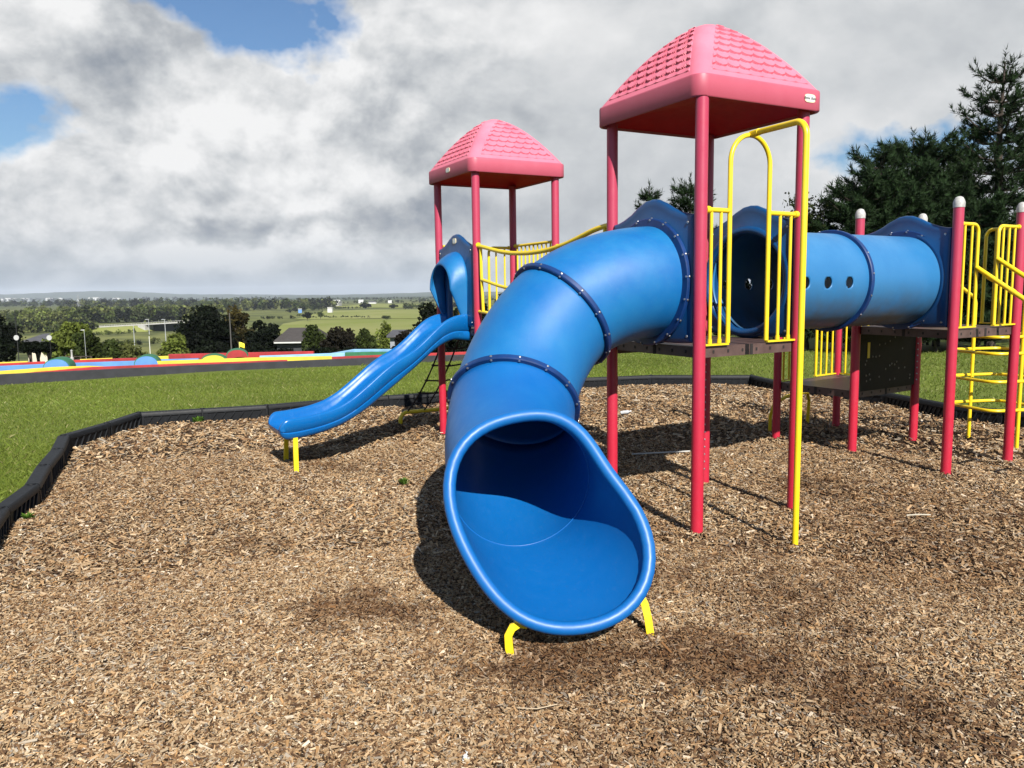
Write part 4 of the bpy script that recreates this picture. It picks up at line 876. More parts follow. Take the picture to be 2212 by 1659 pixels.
pine(1955, 480, 20.6, .40, 110, 'low pine filling the clump above the tunnel', nwh=11, dens=1.5)
# thin leafed tree between pines and tower
def twig_tree(px0, px1, yt, d_, label, seed):
    c_ = at((px0+px1)/2, yt, d_); zb_ = float(terrain(c_[0], c_[1])); loc = V2(c_[0], c_[1], zb_); H = c_[2]-zb_; rx = (px1-px0)/2/1703*d_; rg = np.random.default_rng(seed)
    root = thing('thin_tree', loc, label, 'tree'); mb = MB(); L = []
    mb.tube([loc-UP*.3, loc+UP*H*.35, loc+UP*H*.7], [.07, .05, .02], 8)
    for k in range(60):
        z = H*rg.uniform(.25, .72); a_ = rg.uniform(0, 6.3); e = V2(math.cos(a_)*rx*rg.uniform(.3, 1), math.sin(a_)*rx*rg.uniform(.3, 1), min(H, z+rg.uniform(.15, .5)*H)); s_ = V2(0, 0, z)
        m_ = (s_+e)/2+V2(0, 0, .05*H); mb.tube([loc+s_, loc+m_, loc+e], [.018, .010, .003], 5)
        for q_ in range(80):
            t_ = rg.uniform(.25, 1); L.append(s_*(1-t_)**2+2*m_*t_*(1-t_)+e*t_**2+rg.normal(0, .10, 3))
    mb.build('trunk', BARK, root); L = np.array(L); col = np.array(PAL['mid'])*.55*rg.uniform(.6, 1.5, (len(L), 1)); V, F = quads(L, .035, asp=1.5)
    bulk('crown', V+loc, F, LEAF, np.repeat(col, 4, 0), root)
twig_tree(1690, 1800, 428, 22, 'thin leafed tree seen beside the yellow pole', 5)
twig_tree(1640, 1720, 470, 23, 'thin leafed tree behind the gate of the tall tower', 6)
for i, (x0, x1, yt, d_) in enumerate(((1240, 1350, 655, 30), (1330, 1440, 560, 25), (1420, 1530, 560, 24.5), (1510, 1630, 560, 24), (1610, 1720, 540, 23), (1700, 1800, 530, 22.3), (1780, 1890, 560, 21.6), (1870, 1990, 570, 21.2), (1970, 2090, 580, 20.8), (2070, 2180, 560, 20.6), (2160, 2290, 570, 20.4))):
    wh = ('behind the bend of the tube slide', 'behind the left post of the tall tower', 'under the deck of the tall tower, left', 'behind the front post of the tall tower', 'behind the arched gate', 'behind the yellow pole', 'behind the low platform', 'behind the dark climbing wall', 'behind the second pair of posts', 'behind the yellow climbing loops', 'at the right edge behind the loops')[i]
    ptree(x0, x1, yt, d_, 'yew', 'dark evergreen shrub '+wh, seed=50+i, trunk=.01, n=5200, leaf=.055, K=46, name='evergreen_shrub', cat='shrub', group='dark shrubs along the right edge of the lawn')

# ------------------------------------------------------------------ valley, far woods and buildings
def ground_at(px, py):                                            # where a sight line meets the valley floor
    r_ = sight(px, py); t = (-18-EYE)/r_[2]; return V2(0, 0, EYE)+r_*t
def far_d(px, py): return ground_at(px, py)[1]
WOODL = attr_mat('woodland_leaf', .7, transl=.15, spec=.2)
def wood(rows, name, label):
    VV, FF, CC, off = [], [], [], 0
    for (x0, x1, yb0, yb1, h0, h1, nt, cols) in rows:
        for k in range(nt):
            px = random.uniform(x0, x1); f_ = (px-x0)/(x1-x0); pb = yb0+(yb1-yb0)*f_+random.uniform(-1, 1)*1.2; g_ = ground_at(px, pb); d_ = g_[1]
            H = random.uniform(h0, h1)/1703*d_; rx = H*random.uniform(.42, .75); n = 130
            P, tone, _ = crown_pts(n, 9, rx, H*.56, random.randrange(1 << 30), lump=.42); P[:, 2] += H*.48
            V, F = quads(P+g_, H*.085); c_ = np.array(PAL[random.choice(cols)])*random.uniform(.75, 1.3)*tone[:, None]
            VV.append(V); FF.append(F+off); CC.append(np.repeat(c_, 4, 0)); off += len(V)
    tag(bulk(name, np.concatenate(VV), np.concatenate(FF), WOODL, np.concatenate(CC)), label, 'woodland', kind='stuff')
wood([(-60, 330, 663, 660, 9, 16, 150, ('dark', 'mid')), (-60, 620, 652, 648, 5, 9, 170, ('dark', 'mid')), (150, 620, 667, 661, 12, 22, 150, ('mid', 'dark', 'olive'))], 'woodland', 'dark far belt of woodland under the blue hills')
wood([(20, 160, 703, 700, 22, 38, 55, ('mid', 'light', 'olive')), (150, 480, 698, 693, 24, 40, 120, ('mid', 'olive', 'mid', 'dark')), (60, 480, 684, 680, 18, 26, 110, ('mid', 'olive', 'light')), (440, 720, 674, 664, 16, 26, 120, ('mid', 'olive', 'dark')), (620, 700, 676, 668, 10, 16, 26, ('mid', 'dark')), (200, 300, 726, 718, 6, 12, 26, ('olive', 'mid', 'light')), (-60, 205, 722, 716, 18, 36, 90, ('mid', 'olive', 'dark')), (200, 372, 750, 742, 9, 17, 30, ('olive', 'mid', 'dark')), (590, 900, 742, 730, 6, 12, 40, ('mid', 'olive', 'dark'))], 'woodland', 'mid green valley woodland behind the road bridge')
wood([(640, 990, 648, 646, 3, 6, 150, ('dark', 'mid')), (690, 990, 656, 652, 3, 8, 70, ('mid', 'dark')), (860, 1000, 668, 664, 8, 16, 40, ('dark', 'mid')), (900, 1400, 652, 650, 4, 9, 90, ('dark', 'mid'))], 'woodland', 'thin far woodland above the bright fields')
wood([(560, 640, 690, 688, 5, 9, 18, ('dark', 'mid')), (655, 800, 686.5, 686, 3.5, 5.5, 46, ('dark', 'mid')), (690, 780, 667.5, 666, 3, 6, 26, ('dark', 'yew')), (640, 700, 684, 676, 3, 7, 16, ('dark', 'mid'))], 'hedgerow', 'field hedgerow crossing the bright green pasture')
for px0, px1, yt, yb, kd, lb in ((684, 700, 671, 691, 'mid', 'lone round tree in the bright field, left one'), (774, 803, 653, 668, 'dark', 'dark round tree at the top of the bright field'), (838, 862, 656, 668, 'dark', 'dark round tree right of the white farmhouse'), (822, 846, 680, 692, 'mid', 'small round tree low in the right part of the field'), (650, 676, 673, 694, 'dark', 'dark tree at the left end of the field hedge')):
    d_ = far_d((px0+px1)/2, yb); c_ = at((px0+px1)/2, yt, d_); tree((c_[0], c_[1], -18), c_[2]+18, (px1-px0)/2/1703*d_, kd, lb, name='field_tree', n=900, leaf=(px1-px0)/1703*d_*.045, trunk=.12, seed=int(px0), K=20)
fm, t, b = nodes('pasture'); c = mixc(t, ramp(t, noise(t, .012, 5, .6), .35, .65), (.15, .175, .038), (.21, .215, .075)); t.links.new(c, b.inputs['Base Color']); b.inputs['Roughness'].default_value = .95; b.inputs['Specular IOR Level'].default_value = .1
def sheet(pxs, name, mat, z=-17.7, kind='structure', thick=.25):
    P = [ground_at(*q) for q in pxs]; sc_k = (EYE-z)/(EYE+18); P = [(p_[0]*sc_k, p_[1]*sc_k) for p_ in P]
    mb = MB(); mb.prism(P, z-thick, z); return tag(mb.build(name, mat, smooth=0), kind=kind)
sheet([(575, 728), (612, 699), (660, 691), (790, 689), (990, 690), (1000, 735)], 'field', fm)
sheet([(640, 689), (700, 671.5), (800, 668.5), (990, 668), (1000, 688), (790, 687), (660, 689)], 'field', fm, -17.6)
sheet([(720, 664), (790, 656), (930, 657), (960, 665)], 'field', fm, -17.5)
ASPH = plain('asphalt', (.16, .155, .15), .9, .3, .2)
sheet([(-60, 712), (110, 708.5), (198, 706), (198, 709.5), (110, 712), (-60, 717)], 'road', ASPH, -17.55)
CONC = plain('concrete', (.42, .41, .38), .8, .25, .4); DKC = plain('dark_fill_and_shade', (.03, .032, .035), .8); SLATE = plain('slate_roof', (.075, .075, .085), .8, .35, 2); WALLC = plain('cream_render', (.58, .52, .40), .85, .2, 1.5); WALLW = plain('white_render', (.52, .52, .50), .8, .15, 1)  # DKC: dark house wall and windows, and the shade painted under the bridge
GREYR = plain('brown_tile_roof', (.055, .047, .043), .9, .4, 3); PGREY = plain('grey_render', (.24, .25, .28), .85, .2, 1)
# road bridge
d_ = far_d(330, 716); B0 = at(200, 706.5, d_*1.02); B1 = at(410, 694.5, d_*.98); rb = thing('road_bridge', (*(B0+B1)[:2]/2, -18), 'pale concrete road bridge with dark underside in the valley', 'bridge')
bd = nz(p3((B1-B0)[:2], 0)); bn = V2(-bd[1], bd[0], 0); zt0, zt1 = B0[2], B1[2]; k_ = d_/1703
mb = MB(); rows = []
for s_ in (0, 1): q = B0 if s_ == 0 else B1; rows.append([q-UP*k_*2.0, q+UP*k_*.6, q+bn*9+UP*k_*.6, q+bn*9-UP*k_*2.0])
mb.grid(rows, closed=True); mb.add(rows[0], [(3, 2, 1, 0)]); mb.add(rows[1], [(0, 1, 2, 3)]); mb.build('deck', CONC, rb, smooth=0)
mb = MB(); mb.tube([B0+UP*k_*3., B1+UP*k_*3.], .12, 6)
for s_ in np.linspace(0, 1, 40): q = B0+(B1-B0)*s_; mb.cyl(q+UP*k_*.5, q+UP*k_*3., .08, 5)
mb.build('parapet', CONC, rb)
mb = MB(); q = B0+(B1-B0)*.52; mb.box(p3(q[:2]+bn[:2]*4, (q[2]-k_*2-20)/2), (5, 9.5, (q[2]-k_*2+20)-.02), bd, mi=0); mb.build('abutment', CONC, rb, smooth=0)
mb = MB(); q0_, q1_ = B0+(B1-B0)*.54+bn*6.5-UP*k_*2.05, B1+bn*6.5-UP*k_*2.05; mb.box(p3((q0_+q1_)[:2]/2, (q0_[2]+q1_[2])/2-k_*9), (np.linalg.norm(q1_-q0_), 1., k_*17.5), bd); mb.build('shade_panel', DKC, rb, smooth=0)  # dark panel added to stand in for the shade under the bridge deck
# embankment carrying the road
mb = MB(); e0, e1 = B0-bd*80, B0+(B1-B0)*.46; rows = []
for q in (e0, B0, (B0+e1)/2, e1, e1+bd*8-UP*(e1[2]+17)):
    h_ = max(.3, q[2]+18-k_*2.4); rows.append([p3((q-bn*h_*2.2)[:2], -18.4), p3((q-bn*.5)[:2], -18+h_), p3((q+bn*9.5)[:2], -18+h_), p3((q+bn*(9+h_*2.2))[:2], -18.4)])
mb.grid(rows, closed=True, flip=False); tag(mb.build('embankment', fm, smooth=0), kind='structure')
def house(px0, px1, ye, yr, yb, d_, wall, roofm, label, depth=7., name='house', windows=0, cat='house', yaw=0., hip=.0):
    a_ = at(px0, ye, d_); b_ = at(px1, ye, d_); zr = at((px0+px1)/2, yr, d_)[2]; zb_ = at((px0+px1)/2, yb, d_)[2]; ze = (a_[2]+b_[2])/2; L = b_[0]-a_[0]; c_ = V2((a_[0]+b_[0])/2, d_, 0)
    zg = min(zb_, float(terrain(c_[0], c_[1])))-.2
    root = thing(name, (c_[0], c_[1], zg), label, cat); ux = V2(math.cos(yaw), math.sin(yaw), 0); uy = V2(-ux[1], ux[0], 0)
    mb = MB(); mb.box(c_+uy*depth/2+UP*(zg+ze)/2, (L-.4, depth-.4, ze-zg), ux); mb.build('wall', wall, root, smooth=0)
    hb = L*hip; o_ = .25; lo = [c_-ux*(L/2)-uy*o_, c_+ux*(L/2)-uy*o_, c_+ux*(L/2)+uy*(depth+o_), c_-ux*(L/2)+uy*(depth+o_)]; hi = [c_-ux*(L/2-hb)+uy*depth/2, c_+ux*(L/2-hb)+uy*depth/2]
    V = [q+UP*(ze-.02) for q in lo]+[q+UP*(ze+.12) for q in lo]+[q+UP*zr for q in hi]
    mb = MB(); mb.add(V, [(3, 2, 1, 0), (0, 1, 5, 4), (1, 2, 6, 5), (2, 3, 7, 6), (3, 0, 4, 7), (4, 5, 9, 8), (6, 7, 8, 9), (5, 6, 9), (7, 4, 8)]); mb.build('roof', roofm, root, smooth=0)
    for k in range(windows):
        mb = MB(); q = c_+ux*(-L/2+L*(k+.7)/(windows+.4))-uy*(-.17)+UP*(zg+(ze-zg)*.62); mb.box(q, (min(1.2, L/windows*.5), .1, (ze-zg)*.3), ux); mb.build('window', DKC, root, smooth=0)
    return root
house(50, 122, 739, 724, 779, 66, WALLC, SLATE, 'long cream-walled house with dark slate roof at left', 6, windows=4)
house(592, 668, 739, 712, 747, 78, DKC, GREYR, 'long low house with wide brown tiled roof', 9, hip=.08)
house(836, 872, 728, 716, 747, 62, PGREY, SLATE, 'small grey gabled house left of the wave slide', 6, windows=2); house(866, 888, 732, 720, 748, 58, WALLC, SLATE, 'small cream shed beside the grey gabled house', 4, name='shed', cat='shed')
ho = [o for o in COL.objects if o.get('label', '').startswith('long low house with wide')][0]; ho['label'] = 'long low house with wide brown tiled roof and white eaves'
q0_, q1_ = at(592, 740, 77.6), at(668, 740, 77.6); mb = MB(); mb.box((q0_+q1_)/2, (q1_[0]-q0_[0], .12, .13)); mb.build('fascia', WALLW, ho, smooth=0)
house(774, 784, 651.5, 647.5, 654, far_d(779, 655), WALLW, WALLW, 'white farmhouse on the skyline above the bright field', 10); house(838, 846, 652, 649, 654, far_d(842, 655), WALLW, WALLW, 'white farmhouse furthest right on the skyline', 9); house(796, 812, 653, 650.5, 655, far_d(804, 656), WALLW, SLATE, 'white cottage with dark roof right of the dark round tree', 9); house(716, 734, 650, 648, 652.5, far_d(725, 653.5), WALLW, WALLW, 'pale farm building left of the white farmhouse', 9)
def slab(px0, px1, yt, yb, d_, mat, label, name, cat, depth=20.):
    a_, b_ = at(px0, yt, d_), at(px1, yb, d_); root = thing(name, ((a_[0]+b_[0])/2, d_, -18), label, cat); c_ = V2((a_[0]+b_[0])/2, d_+depth/2, 0); zt_ = a_[2]; zb_ = -18.5; w_ = b_[0]-a_[0]
    mb = MB(); mb.box(p3(c_[:2], (zt_+zb_)/2-.4), (w_*.97, depth, zt_-zb_-.8)); mb.build('wall', mat, root, smooth=0); mb = MB(); mb.box(p3(c_[:2], zt_-.25), (w_, depth+1, .9)); mb.build('roof', CONC, root, smooth=0); return root
slab(644+63, 717, 664, 675, far_d(712, 676), WALLW, 'white tower block by the motorway signs', 'tower_block', 'building', 6)
slab(683, 733, 652, 660, far_d(700, 661), CONC, 'long flat-roofed service building with pale canopy', 'service_building', 'building', 25)
slab(644, 652, 667, 672, far_d(648, 676), plain('sign_blue', (.12, .25, .55), .5), 'blue motorway sign left of the white tower block', 'motorway_sign', 'sign', .6)
for i, (a_, b_, yt) in enumerate(((11, 22, 643.8), (45, 51, 644), (52, 59, 644.2), (-8, 6, 645.5), (26, 33, 644.3), (98, 110, 643.6), (126, 133, 643.4), (190, 214, 642.6), (243, 258, 643.6), (290, 300, 644.2))):
    slab(a_, b_, yt, yt+2, 6300+i*40, WALLW, 'white warehouse in the hazy distant town, number %s from the left' % ['second', 'fourth', 'fifth', 'first', 'third', 'sixth', 'seventh', 'eighth', 'ninth', 'tenth'][i] if False else '%s white building from the left in the hazy distant town' % ['second', 'fourth', 'fifth', 'first', 'third', 'sixth', 'seventh', 'eighth', 'ninth', 'tenth'][i], 'warehouse', 'building', 30)
def pole(px, yt, yb, d_, wpx, mat, label, name='lamp_post', cat='lamp post', head=None, headm=None):
    a_ = at(px, yt, d_); b_ = at(px, yb, d_); r_ = wpx/2/1703*d_; zb_ = min(b_[2], float(terrain(a_[0], d_)))-.2
    root = thing(name, (a_[0], d_, zb_), label, cat); mb = MB(); mb.tube([p3(a_[:2], zb_), p3(a_[:2], (zb_+a_[2])/2), p3(a_[:2], a_[2])], [r_*1.25, r_, r_*.8], 10); mb.build('pole', mat, root)
    k = d_/1703
    if head == 'lamp': mb = MB(); mb.box(p3(a_[:2], a_[2])+V2(-3*k, 0, 0), (8*k, 2*k, 1.5*k)); mb.build('lamp_head', headm or GALV, root, bevel=.02)
    if head == 'disc':
        z_ = at(px, 729.5, d_)[2]
        mb = MB(); mb.lathe([(.0005, 0), (5.6*k, 0), (5.6*k, .03), (.0005, .03)], p3(a_[:2], z_)-V2(0, r_*1.3+.04, 0), 28, axis=(0, 1, 0)); mb.build('round_sign', SIGNW, root)
    return root
SIGNW = plain('sign_white', (.40, .40, .39), .6)
BLKM = plain('black_metal', (.012, .012, .013), .5)
pole(31.5, 670, 782, 48, 2.0, BLKM, 'tall black post carrying a round white sign at left', 'sign_post', 'sign post', 'disc')
pole(107, 726, 775, 49, 1.2, BLKM, 'short dark post with a round white sign by the cream wall', 'sign_post', 'sign post', 'disc')
pole(181.5, 713, 770, 55, 1.3, GALV, 'grey lamp post with white head before the light green tree', head='lamp', headm=WHITEP)
pole(193, 703, 768, 56, 1.0, BLKM, 'thin black pole beside the grey lamp post', 'pole', 'pole')
pole(288, 703, 728, 300, 1.6, GALV, 'thin pale pole on the grassy bank left of the bridge', 'pole', 'pole')
pole(322, 726, 767, 70, 1.9, plain('white_post', (.55, .55, .5), .7), 'white wooden pole behind the second blue hump', 'pole', 'pole')
pole(355.5, 690, 720, 320, 1.6, GALV, 'pale lamp post standing in front of the bridge', head='lamp')
pole(320.5, 690, 702, 420, 1.4, GALV, 'small lamp post on the left end of the bridge', head='lamp')
pole(495.5, 676, 770, 64, 3.0, plain('grey_wood', (.07, .065, .06), .9), 'thick grey wooden pole in front of the dark trees', 'telegraph_pole', 'pole')
def pylon(px, yt, yb, d_, label):
    a_ = at(px, yt, d_); zb_ = -18; H = a_[2]-zb_; root = thing('pylon', (a_[0], d_, zb_), label, 'pylon'); mb = MB(); w0 = H*.10
    for sx_ in (-1, 1):
        for sy_ in (-1, 1): mb.tube([V2(a_[0]+sx_*w0, d_+sy_*w0, zb_), V2(a_[0]+sx_*w0*.3, d_+sy_*w0*.3, zb_+H*.62), V2(a_[0], d_, zb_+H)], H*.006, 5)
    for f_, w_ in ((.62, .17), (.75, .14), (.87, .11)): mb.tube([V2(a_[0]-H*w_, d_, zb_+H*f_), V2(a_[0]+H*w_, d_, zb_+H*f_)], H*.006, 5)
    for k in range(8):
        f0, f1 = k/8, (k+1)/8; w_a, w_b = w0*(1-f0*.95), w0*(1-f1*.95); s_ = 1 if k % 2 else -1; mb.tube([V2(a_[0]+s_*w_a, d_-w_a, zb_+H*f0), V2(a_[0]-s_*w_b, d_-w_b, zb_+H*f1)], H*.004, 4)
    mb.build('tower', GALV, root)
pylon(168, 636, 672, 1100, 'grey lattice pylon in front of the blue hill'); pylon(519, 645, 672, 1100, 'grey lattice pylon above the dark clump of trees')
# hills on the horizon
HILL = plain('hill', (.035, .055, .03), .95, .3, .002)
def hill(prof, d_, name='hills', back=2600):
    X = np.linspace(prof[0][0], prof[-1][0], 300); Y = np.interp(X, [p[0] for p in prof], [p[1] for p in prof]); Y = np.convolve(np.pad(Y, 8, 'edge'), np.ones(17)/17, 'valid'); rows = [[], [], [], []]
    for k, (x_, y_) in enumerate(zip(X, Y)):
        c_ = at(x_, y_-.5*math.sin(k*.9)*math.sin(k*.23), d_); h_ = c_[2]+18
        rows[0].append(V2(c_[0]*(1-1400/d_), d_-1400, -18.5)); rows[1].append(V2(c_[0]*(1-500/d_), d_-500, -18+h_*.62)); rows[2].append(c_); rows[3].append(V2(c_[0]*(1+back/d_), d_+back, -18.5))
    mb = MB(); mb.grid(rows, flip=True); tag(mb.build(name, HILL, smooth=180), kind='structure')
hill([(-1500, 640), (-900, 634), (-500, 638), (-150, 637), (0, 636.5), (70, 634), (150, 630), (200, 628.5), (260, 628.5), (300, 629.5), (345, 634.5), (400, 636), (520, 635.5), (640, 637), (760, 637.5)], 8600)
hill([(600, 638), (700, 637), (800, 635.5), (870, 633), (930, 631), (1000, 630), (1100, 630), (1300, 632), (1800, 628), (2400, 634), (3200, 630)], 7000)

# ------------------------------------------------------------------ litter and small plants
def weed(p, r_, label, seed, n=60):
    rg = np.random.default_rng(seed); root = thing('weed', (p[0], p[1], 0), label, 'weed'); V = []
    for k in range(n):
        a_ = rg.uniform(0, 6.3); e = p3(p[:2], .01)+V2(math.cos(a_), math.sin(a_), 0)*r_*rg.uniform(.3, 1)+UP*r_*rg.uniform(.2, .9); s_ = V2(-math.sin(a_), math.cos(a_), 0)*r_*.16; b0_ = p3(p[:2], 0)+V2(*rg.normal(0, r_*.2, 2), 0); m_ = (b0_+e)/2+UP*r_*.15
        V += [b0_, m_+s_, e, m_-s_]
    V = np.array(V); bulk('leaves', V, np.arange(len(V)).reshape(-1, 4), LEAF, np.repeat(np.array([(.06, .12, .015)])*rg.uniform(.7, 1.4, (n, 1)), 4, 0), root)
weed(onz(872, 1046), .06, 'small green weed in the chips beside the shadow of the tube slide', 1); weed(V2(-4.25, 10.56, 0), .10, 'small green weed against the back edging timbers', 2); weed(V2(-3.74, 5.92, 0), .07, 'small green weed at the foot of the left edging timbers', 3)
p = onz(1005, 1638, .02); n_ = 9; rg = np.random.default_rng(4); wx = [.010, .014, .012, .006, .005, .010, .015, .013, .009]
gp_ = [[p3(p[:2], .030)+V2(.005*math.sin(i*.8)+wx[i]*u, (i-4)*.0068, .006*math.sin(i*1.9+u*3)+.003*rg.random()) for u in np.linspace(-1, 1, 6)] for i in range(n_)]
mb = MB(); mb.grid(gp_); tag(mb.build('paper_scrap', WHITEP, smooth=180, solid=.001), 'torn white paper scrap on the chips nearest the camera', 'litter')
mb = MB(); mb.tube([onz(1365, 981, .03), onz(1430, 977.5, .035), onz(1490, 974.5, .03)], .008, 8); tag(mb.build('stick', plain('bleached_stick', (.42, .41, .38), .8)), 'long pale stick lying on the chips below the tall tower', 'stick')
mb = MB(); a_, b_ = onz(2545, 0, 0) if False else onz(1958, 1113, .022), onz(2010, 1112, .022); mb.tube([a_, (a_+b_)/2+UP*.004, b_], .005, 7); tag(mb.build('twig', plain('pale_twig', (.42, .38, .30), .8)), 'thin pale twig on the chips at right', 'stick')
mb = MB(); a_, m_, b_ = onz(1505, 2078, .02) if False else onz(1118, 1529, .024), onz(1160, 1531, .026), onz(1204, 1521, .024); mb.tube([a_, m_, b_], .0022, 6); tag(mb.build('twig', plain('dry_stalk', (.42, .33, .22), .8)), 'thin dry stalk on the chips in front of the tube slide', 'stick')
q = onz(1350, 891, .03); bo = thing('plastic_bottle', (q[0], q[1], 0), 'small clear plastic bottle lying beyond the tall tower', 'bottle')
GL, t, b = nodes('clear_plastic'); b.inputs['Base Color'].default_value = (.9, .93, .95, 1); b.inputs['Transmission Weight'].default_value = .6; b.inputs['Roughness'].default_value = .1
mb = MB(); mb.lathe([(.0005, -.07), (.022, -.07), (.024, -.06), (.024, .04), (.010, .07), (.010, .08), (.0005, .08)], p3(q[:2], .035), 20, axis=(1, .3, .1)); mb.build('body', GL, bo, smooth=50)
mb = MB(); mb.lathe([(.0005, .078), (.012, .078), (.012, .092), (.0005, .093)], p3(q[:2], .035), 16, axis=(1, .3, .1)); mb.build('cap', WHITEP, bo)

# ------------------------------------------------------------------ air, sky and sun
HAZE = bpy.data.materials.new('haze_air'); HAZE.use_nodes = True; t = HAZE.node_tree; t.nodes.clear(); o = t.nodes.new('ShaderNodeOutputMaterial'); v = t.nodes.new('ShaderNodeVolumePrincipled')
v.inputs['Color'].default_value = (.80, .88, 1., 1); v.inputs['Density'].default_value = 6.5e-5; v.inputs['Anisotropy'].default_value = 0.
t.links.new(v.outputs[0], o.inputs['Volume'])
mb = MB(); mb.box((0, 0, 75), (30000, 30000, 200)); hz = mb.build('haze', HAZE, smooth=0); tag(hz, 'pale blue air over the valley', 'haze', kind='stuff')
SUN_AZ, SUN_EL = R(17), R(37)
sd = Vector((math.sin(SUN_AZ)*math.cos(SUN_EL), -math.cos(SUN_AZ)*math.cos(SUN_EL), math.sin(SUN_EL)))
sl = bpy.data.lights.new('sun', 'SUN'); sl.energy = 4.9; sl.angle = R(.5); sl.color = (1, .955, .88); so = bpy.data.objects.new('sun', sl); COL.objects.link(so); so.rotation_euler = sd.to_track_quat('Z', 'Y').to_euler(); so.location = (3, -8, 12)
w = bpy.data.worlds.new('World'); S.world = w; w.use_nodes = True; t = w.node_tree; bg = t.nodes['Background']; bg.inputs[1].default_value = .1
sky = t.nodes.new('ShaderNodeTexSky'); sky.sky_type = 'NISHITA'; sky.sun_disc = False; sky.sun_elevation = SUN_EL; sky.sun_rotation = R(163); sky.air_density = 1.2; sky.dust_density = .6; sky.ozone_density = 1.5
tc = t.nodes.new('ShaderNodeTexCoord'); D = tc.outputs['Generated']; sx = t.nodes.new('ShaderNodeSeparateXYZ'); t.links.new(D, sx.inputs[0])
az = mathn(t, 'ARCTAN2', sx.outputs[0], sx.outputs[1]); el = mathn(t, 'ARCSINE', sx.outputs[2])
def vmul(vec, k):
    n = t.nodes.new('ShaderNodeVectorMath'); n.operation = 'MULTIPLY'; t.links.new(vec, n.inputs[0]); n.inputs[1].default_value = k; return n.outputs[0]
def vadd(vec, k):
    n = t.nodes.new('ShaderNodeVectorMath'); n.operation = 'ADD'; t.links.new(vec, n.inputs[0]); n.inputs[1].default_value = k; return n.outputs[0]
E_ = vmul(D, (1, 1, 1.35))
nA = noise(t, 3.2, 9, .58, E_, dist=.25); nA2 = noise(t, 3.2, 9, .58, vadd(E_, (-.012, 0, .055)), dist=.25)
nB = noise(t, 9, 7, .6, vadd(E_, (3, 1, 7)), dist=.2); nB2 = noise(t, 9, 7, .6, vadd(E_, (2.994, 1, 7.03)), dist=.2)
nW = noise(t, 6, 5, .6, vadd(E_, (9, 4, 2)))
nW2 = noise(t, 6, 5, .6, vadd(E_, (1, 14, 5)))
azw = mathn(t, 'MULTIPLY_ADD', mathn(t, 'SUBTRACT', nW, .5), .24, az); elw = mathn(t, 'MULTIPLY_ADD', mathn(t, 'SUBTRACT', nW2, .5), .13, el)
def blob(px, py, rx, ry, a=azw, e=elw):
    r_ = sight(px, py); A0 = math.atan2(r_[0], r_[1]); E0 = math.asin(r_[2]/np.linalg.norm(r_)); ra, re = rx/1703, ry/1703
    dx = mathn(t, 'MULTIPLY_ADD', a, 1/ra, -A0/ra); dy = mathn(t, 'MULTIPLY_ADD', e, 1/re, -E0/re)
    return mathn(t, 'POWER', .3679, mathn(t, 'MULTIPLY_ADD', dy, dy, mathn(t, 'MULTIPLY', dx, dx)))
def total(bl, start):
    s_ = start
    for px, py, rx, ry, amp in bl: s_ = mathn(t, 'MULTIPLY_ADD', blob(px, py, rx, ry), amp if amp > 0 else amp*.62, s_)
    return s_
gaps = [(540, 10, 190, 70, 1.0), (640, 70, 150, 60, .75), (430, -40, 150, 60, .7), (-10, 262, 105, 68, 1.1), (2060, 285, 130, 26, .8), (1960, 320, 90, 22, .6), (1850, 345, 80, 16, .4), (1112, 548, 40, 18, .42), (835, 425, 50, 14, .35), (2200, 345, 60, 40, .5)]
gm = total(gaps, mathn(t, 'MULTIPLY_ADD', mathn(t, 'SUBTRACT', nB, .5), 1.3, mathn(t, 'MULTIPLY_ADD', mathn(t, 'SUBTRACT', nA, .5), .9, 0.)))
high = ramp(t, el, R(25), R(42)); gm = mathn(t, 'MULTIPLY_ADD', high, .62, gm); gm = mathn(t, 'MULTIPLY_ADD', ramp(t, sx.outputs[1], .1, -.35), .8, gm)
clear = ramp(t, gm, .32, .80)
lum = [(330, 265, 250, 85, .30), (560, 260, 150, 90, .22), (700, 105, 110, 50, .34), (900, 130, 150, 100, .26), (60, 330, 110, 70, .26), (110, 430, 200, 55, .18), (1000, 40, 200, 60, .15), (720, 330, 120, 80, .16), (440, 450, 60, 22, .20), (640, 440, 90, 28, .20), (890, 405, 50, 26, .22), (1890, 380, 130, 60, .22), (2010, 300, 60, 25, .22), (1760, 320, 90, 60, .10), (300, 548, 330, 26, .30), (760, 552, 330, 30, .30), (60, 470, 160, 40, .12), (1150, 40, 120, 60, .14), (1300, 120, 160, 100, .08),
       (130, 170, 260, 70, -.25), (300, 110, 110, 60, -.16), (60, 50, 200, 50, .05), (330, 510, 420, 30, -.22), (800, 500, 240, 36, -.24), (1010, 400, 220, 70, -.16), (900, 330, 150, 50, -.06), (1180, 470, 200, 60, -.16), (1500, 500, 400, 120, -.12), (2000, 160, 250, 60, -.05), (1800, 440, 120, 40, -.14), (1250, 300, 200, 90, -.10)]
L_ = total(lum, .75)
rel = mathn(t, 'ADD', mathn(t, 'MULTIPLY', mathn(t, 'SUBTRACT', nA, nA2), 2.6), mathn(t, 'MULTIPLY', mathn(t, 'SUBTRACT', nB, nB2), 1.3))
det = mathn(t, 'ADD', mathn(t, 'MULTIPLY', mathn(t, 'SUBTRACT', nA, .5), .24), mathn(t, 'MULTIPLY', mathn(t, 'SUBTRACT', nB, .5), .15))
rightcalm = ramp(t, az, R(-8), R(5)); rel = mathn(t, 'MULTIPLY', rel, mathn(t, 'MULTIPLY_ADD', rightcalm, -.72, 1.)); det = mathn(t, 'MULTIPLY', det, mathn(t, 'MULTIPLY_ADD', rightcalm, -.5, 1.)); L_ = mathn(t, 'MULTIPLY_ADD', rightcalm, .09, L_)
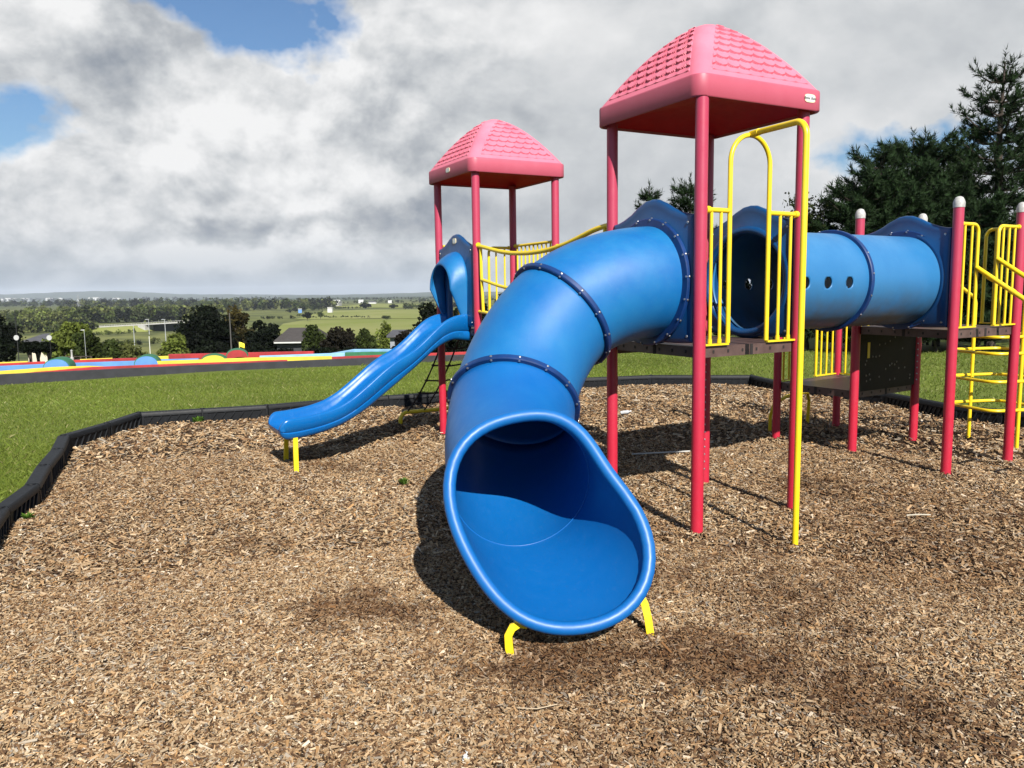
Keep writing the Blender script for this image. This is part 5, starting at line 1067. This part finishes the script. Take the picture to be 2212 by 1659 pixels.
wv = t.nodes.new('ShaderNodeVectorMath'); wv.operation = 'MULTIPLY_ADD'; cx_ = t.nodes.new('ShaderNodeCombineXYZ'); t.links.new(nW, cx_.inputs[0]); t.links.new(nW2, cx_.inputs[2]); t.links.new(cx_.outputs[0], wv.inputs[0]); wv.inputs[1].default_value = (.16, 0, .16); t.links.new(E_, wv.inputs[2])
def billow(vec, sc_):
    n = t.nodes.new('ShaderNodeTexVoronoi'); n.feature = 'F1'; n.normalize = True; n.inputs['Scale'].default_value = sc_; n.inputs['Detail'].default_value = 2.5; n.inputs['Roughness'].default_value = .5; t.links.new(vec, n.inputs['Vector']); return n.outputs['Distance']
b1, b2 = billow(wv.outputs[0], 6.5), billow(vadd(wv.outputs[0], (-.014, 0, .034)), 6.5)
puff = mathn(t, 'MULTIPLY', mathn(t, 'SUBTRACT', b2, b1), 2.1)
puff = mathn(t, 'MULTIPLY', puff, mathn(t, 'MULTIPLY_ADD', rightcalm, -.8, 1.))
L_ = mathn(t, 'ADD', L_, puff)
L_ = mathn(t, 'ADD', mathn(t, 'ADD', L_, rel), det)
rp = t.nodes.new('ShaderNodeValToRGB'); cr_ = rp.color_ramp; cr_.elements[0].position = .05; cr_.elements[0].color = (.26, .305, .37, 1); cr_.elements[1].position = 1.0; cr_.elements[1].color = (1.12, 1.12, 1.12, 1)
for p_, c_ in ((.28, (.42, .46, .515, 1)), (.46, (.57, .60, .635, 1)), (.62, (.73, .755, .78, 1)), (.80, (.93, .94, .95, 1))): e = cr_.elements.new(p_); e.color = c_
t.links.new(mathn(t, 'MULTIPLY', L_, .80), rp.inputs[0]); cloud = rp.outputs[0]
lowc = mixc(t, ramp(t, el, R(5.5), R(.3)), cloud, (.42, .50, .585)); 
lowb = ramp(t, el, R(4.5), R(.5)); cloud = mixc(t, mathn(t, 'MULTIPLY', lowb, .7), cloud, (.44, .52, .60))
SKYK, CLK = .52, 4.5
cloudk = vmul(cloud, (CLK, CLK, CLK)); skyk = vmul(sky.outputs[0], (SKYK*.66, SKYK*.86, SKYK*1.10))
t.links.new(mixc(t, clear, cloudk, skyk), bg.inputs[0])
S.view_settings.view_transform = 'Standard'; S.view_settings.look = 'None'; S.view_settings.exposure = .86; S.view_settings.gamma = 1
S.cycles.max_bounces = 6; S.cycles.volume_bounces = 0; S.cycles.transparent_max_bounces = 8; S.cycles.use_denoising = True
S.cycles.caustics_reflective = False; S.cycles.caustics_refractive = False
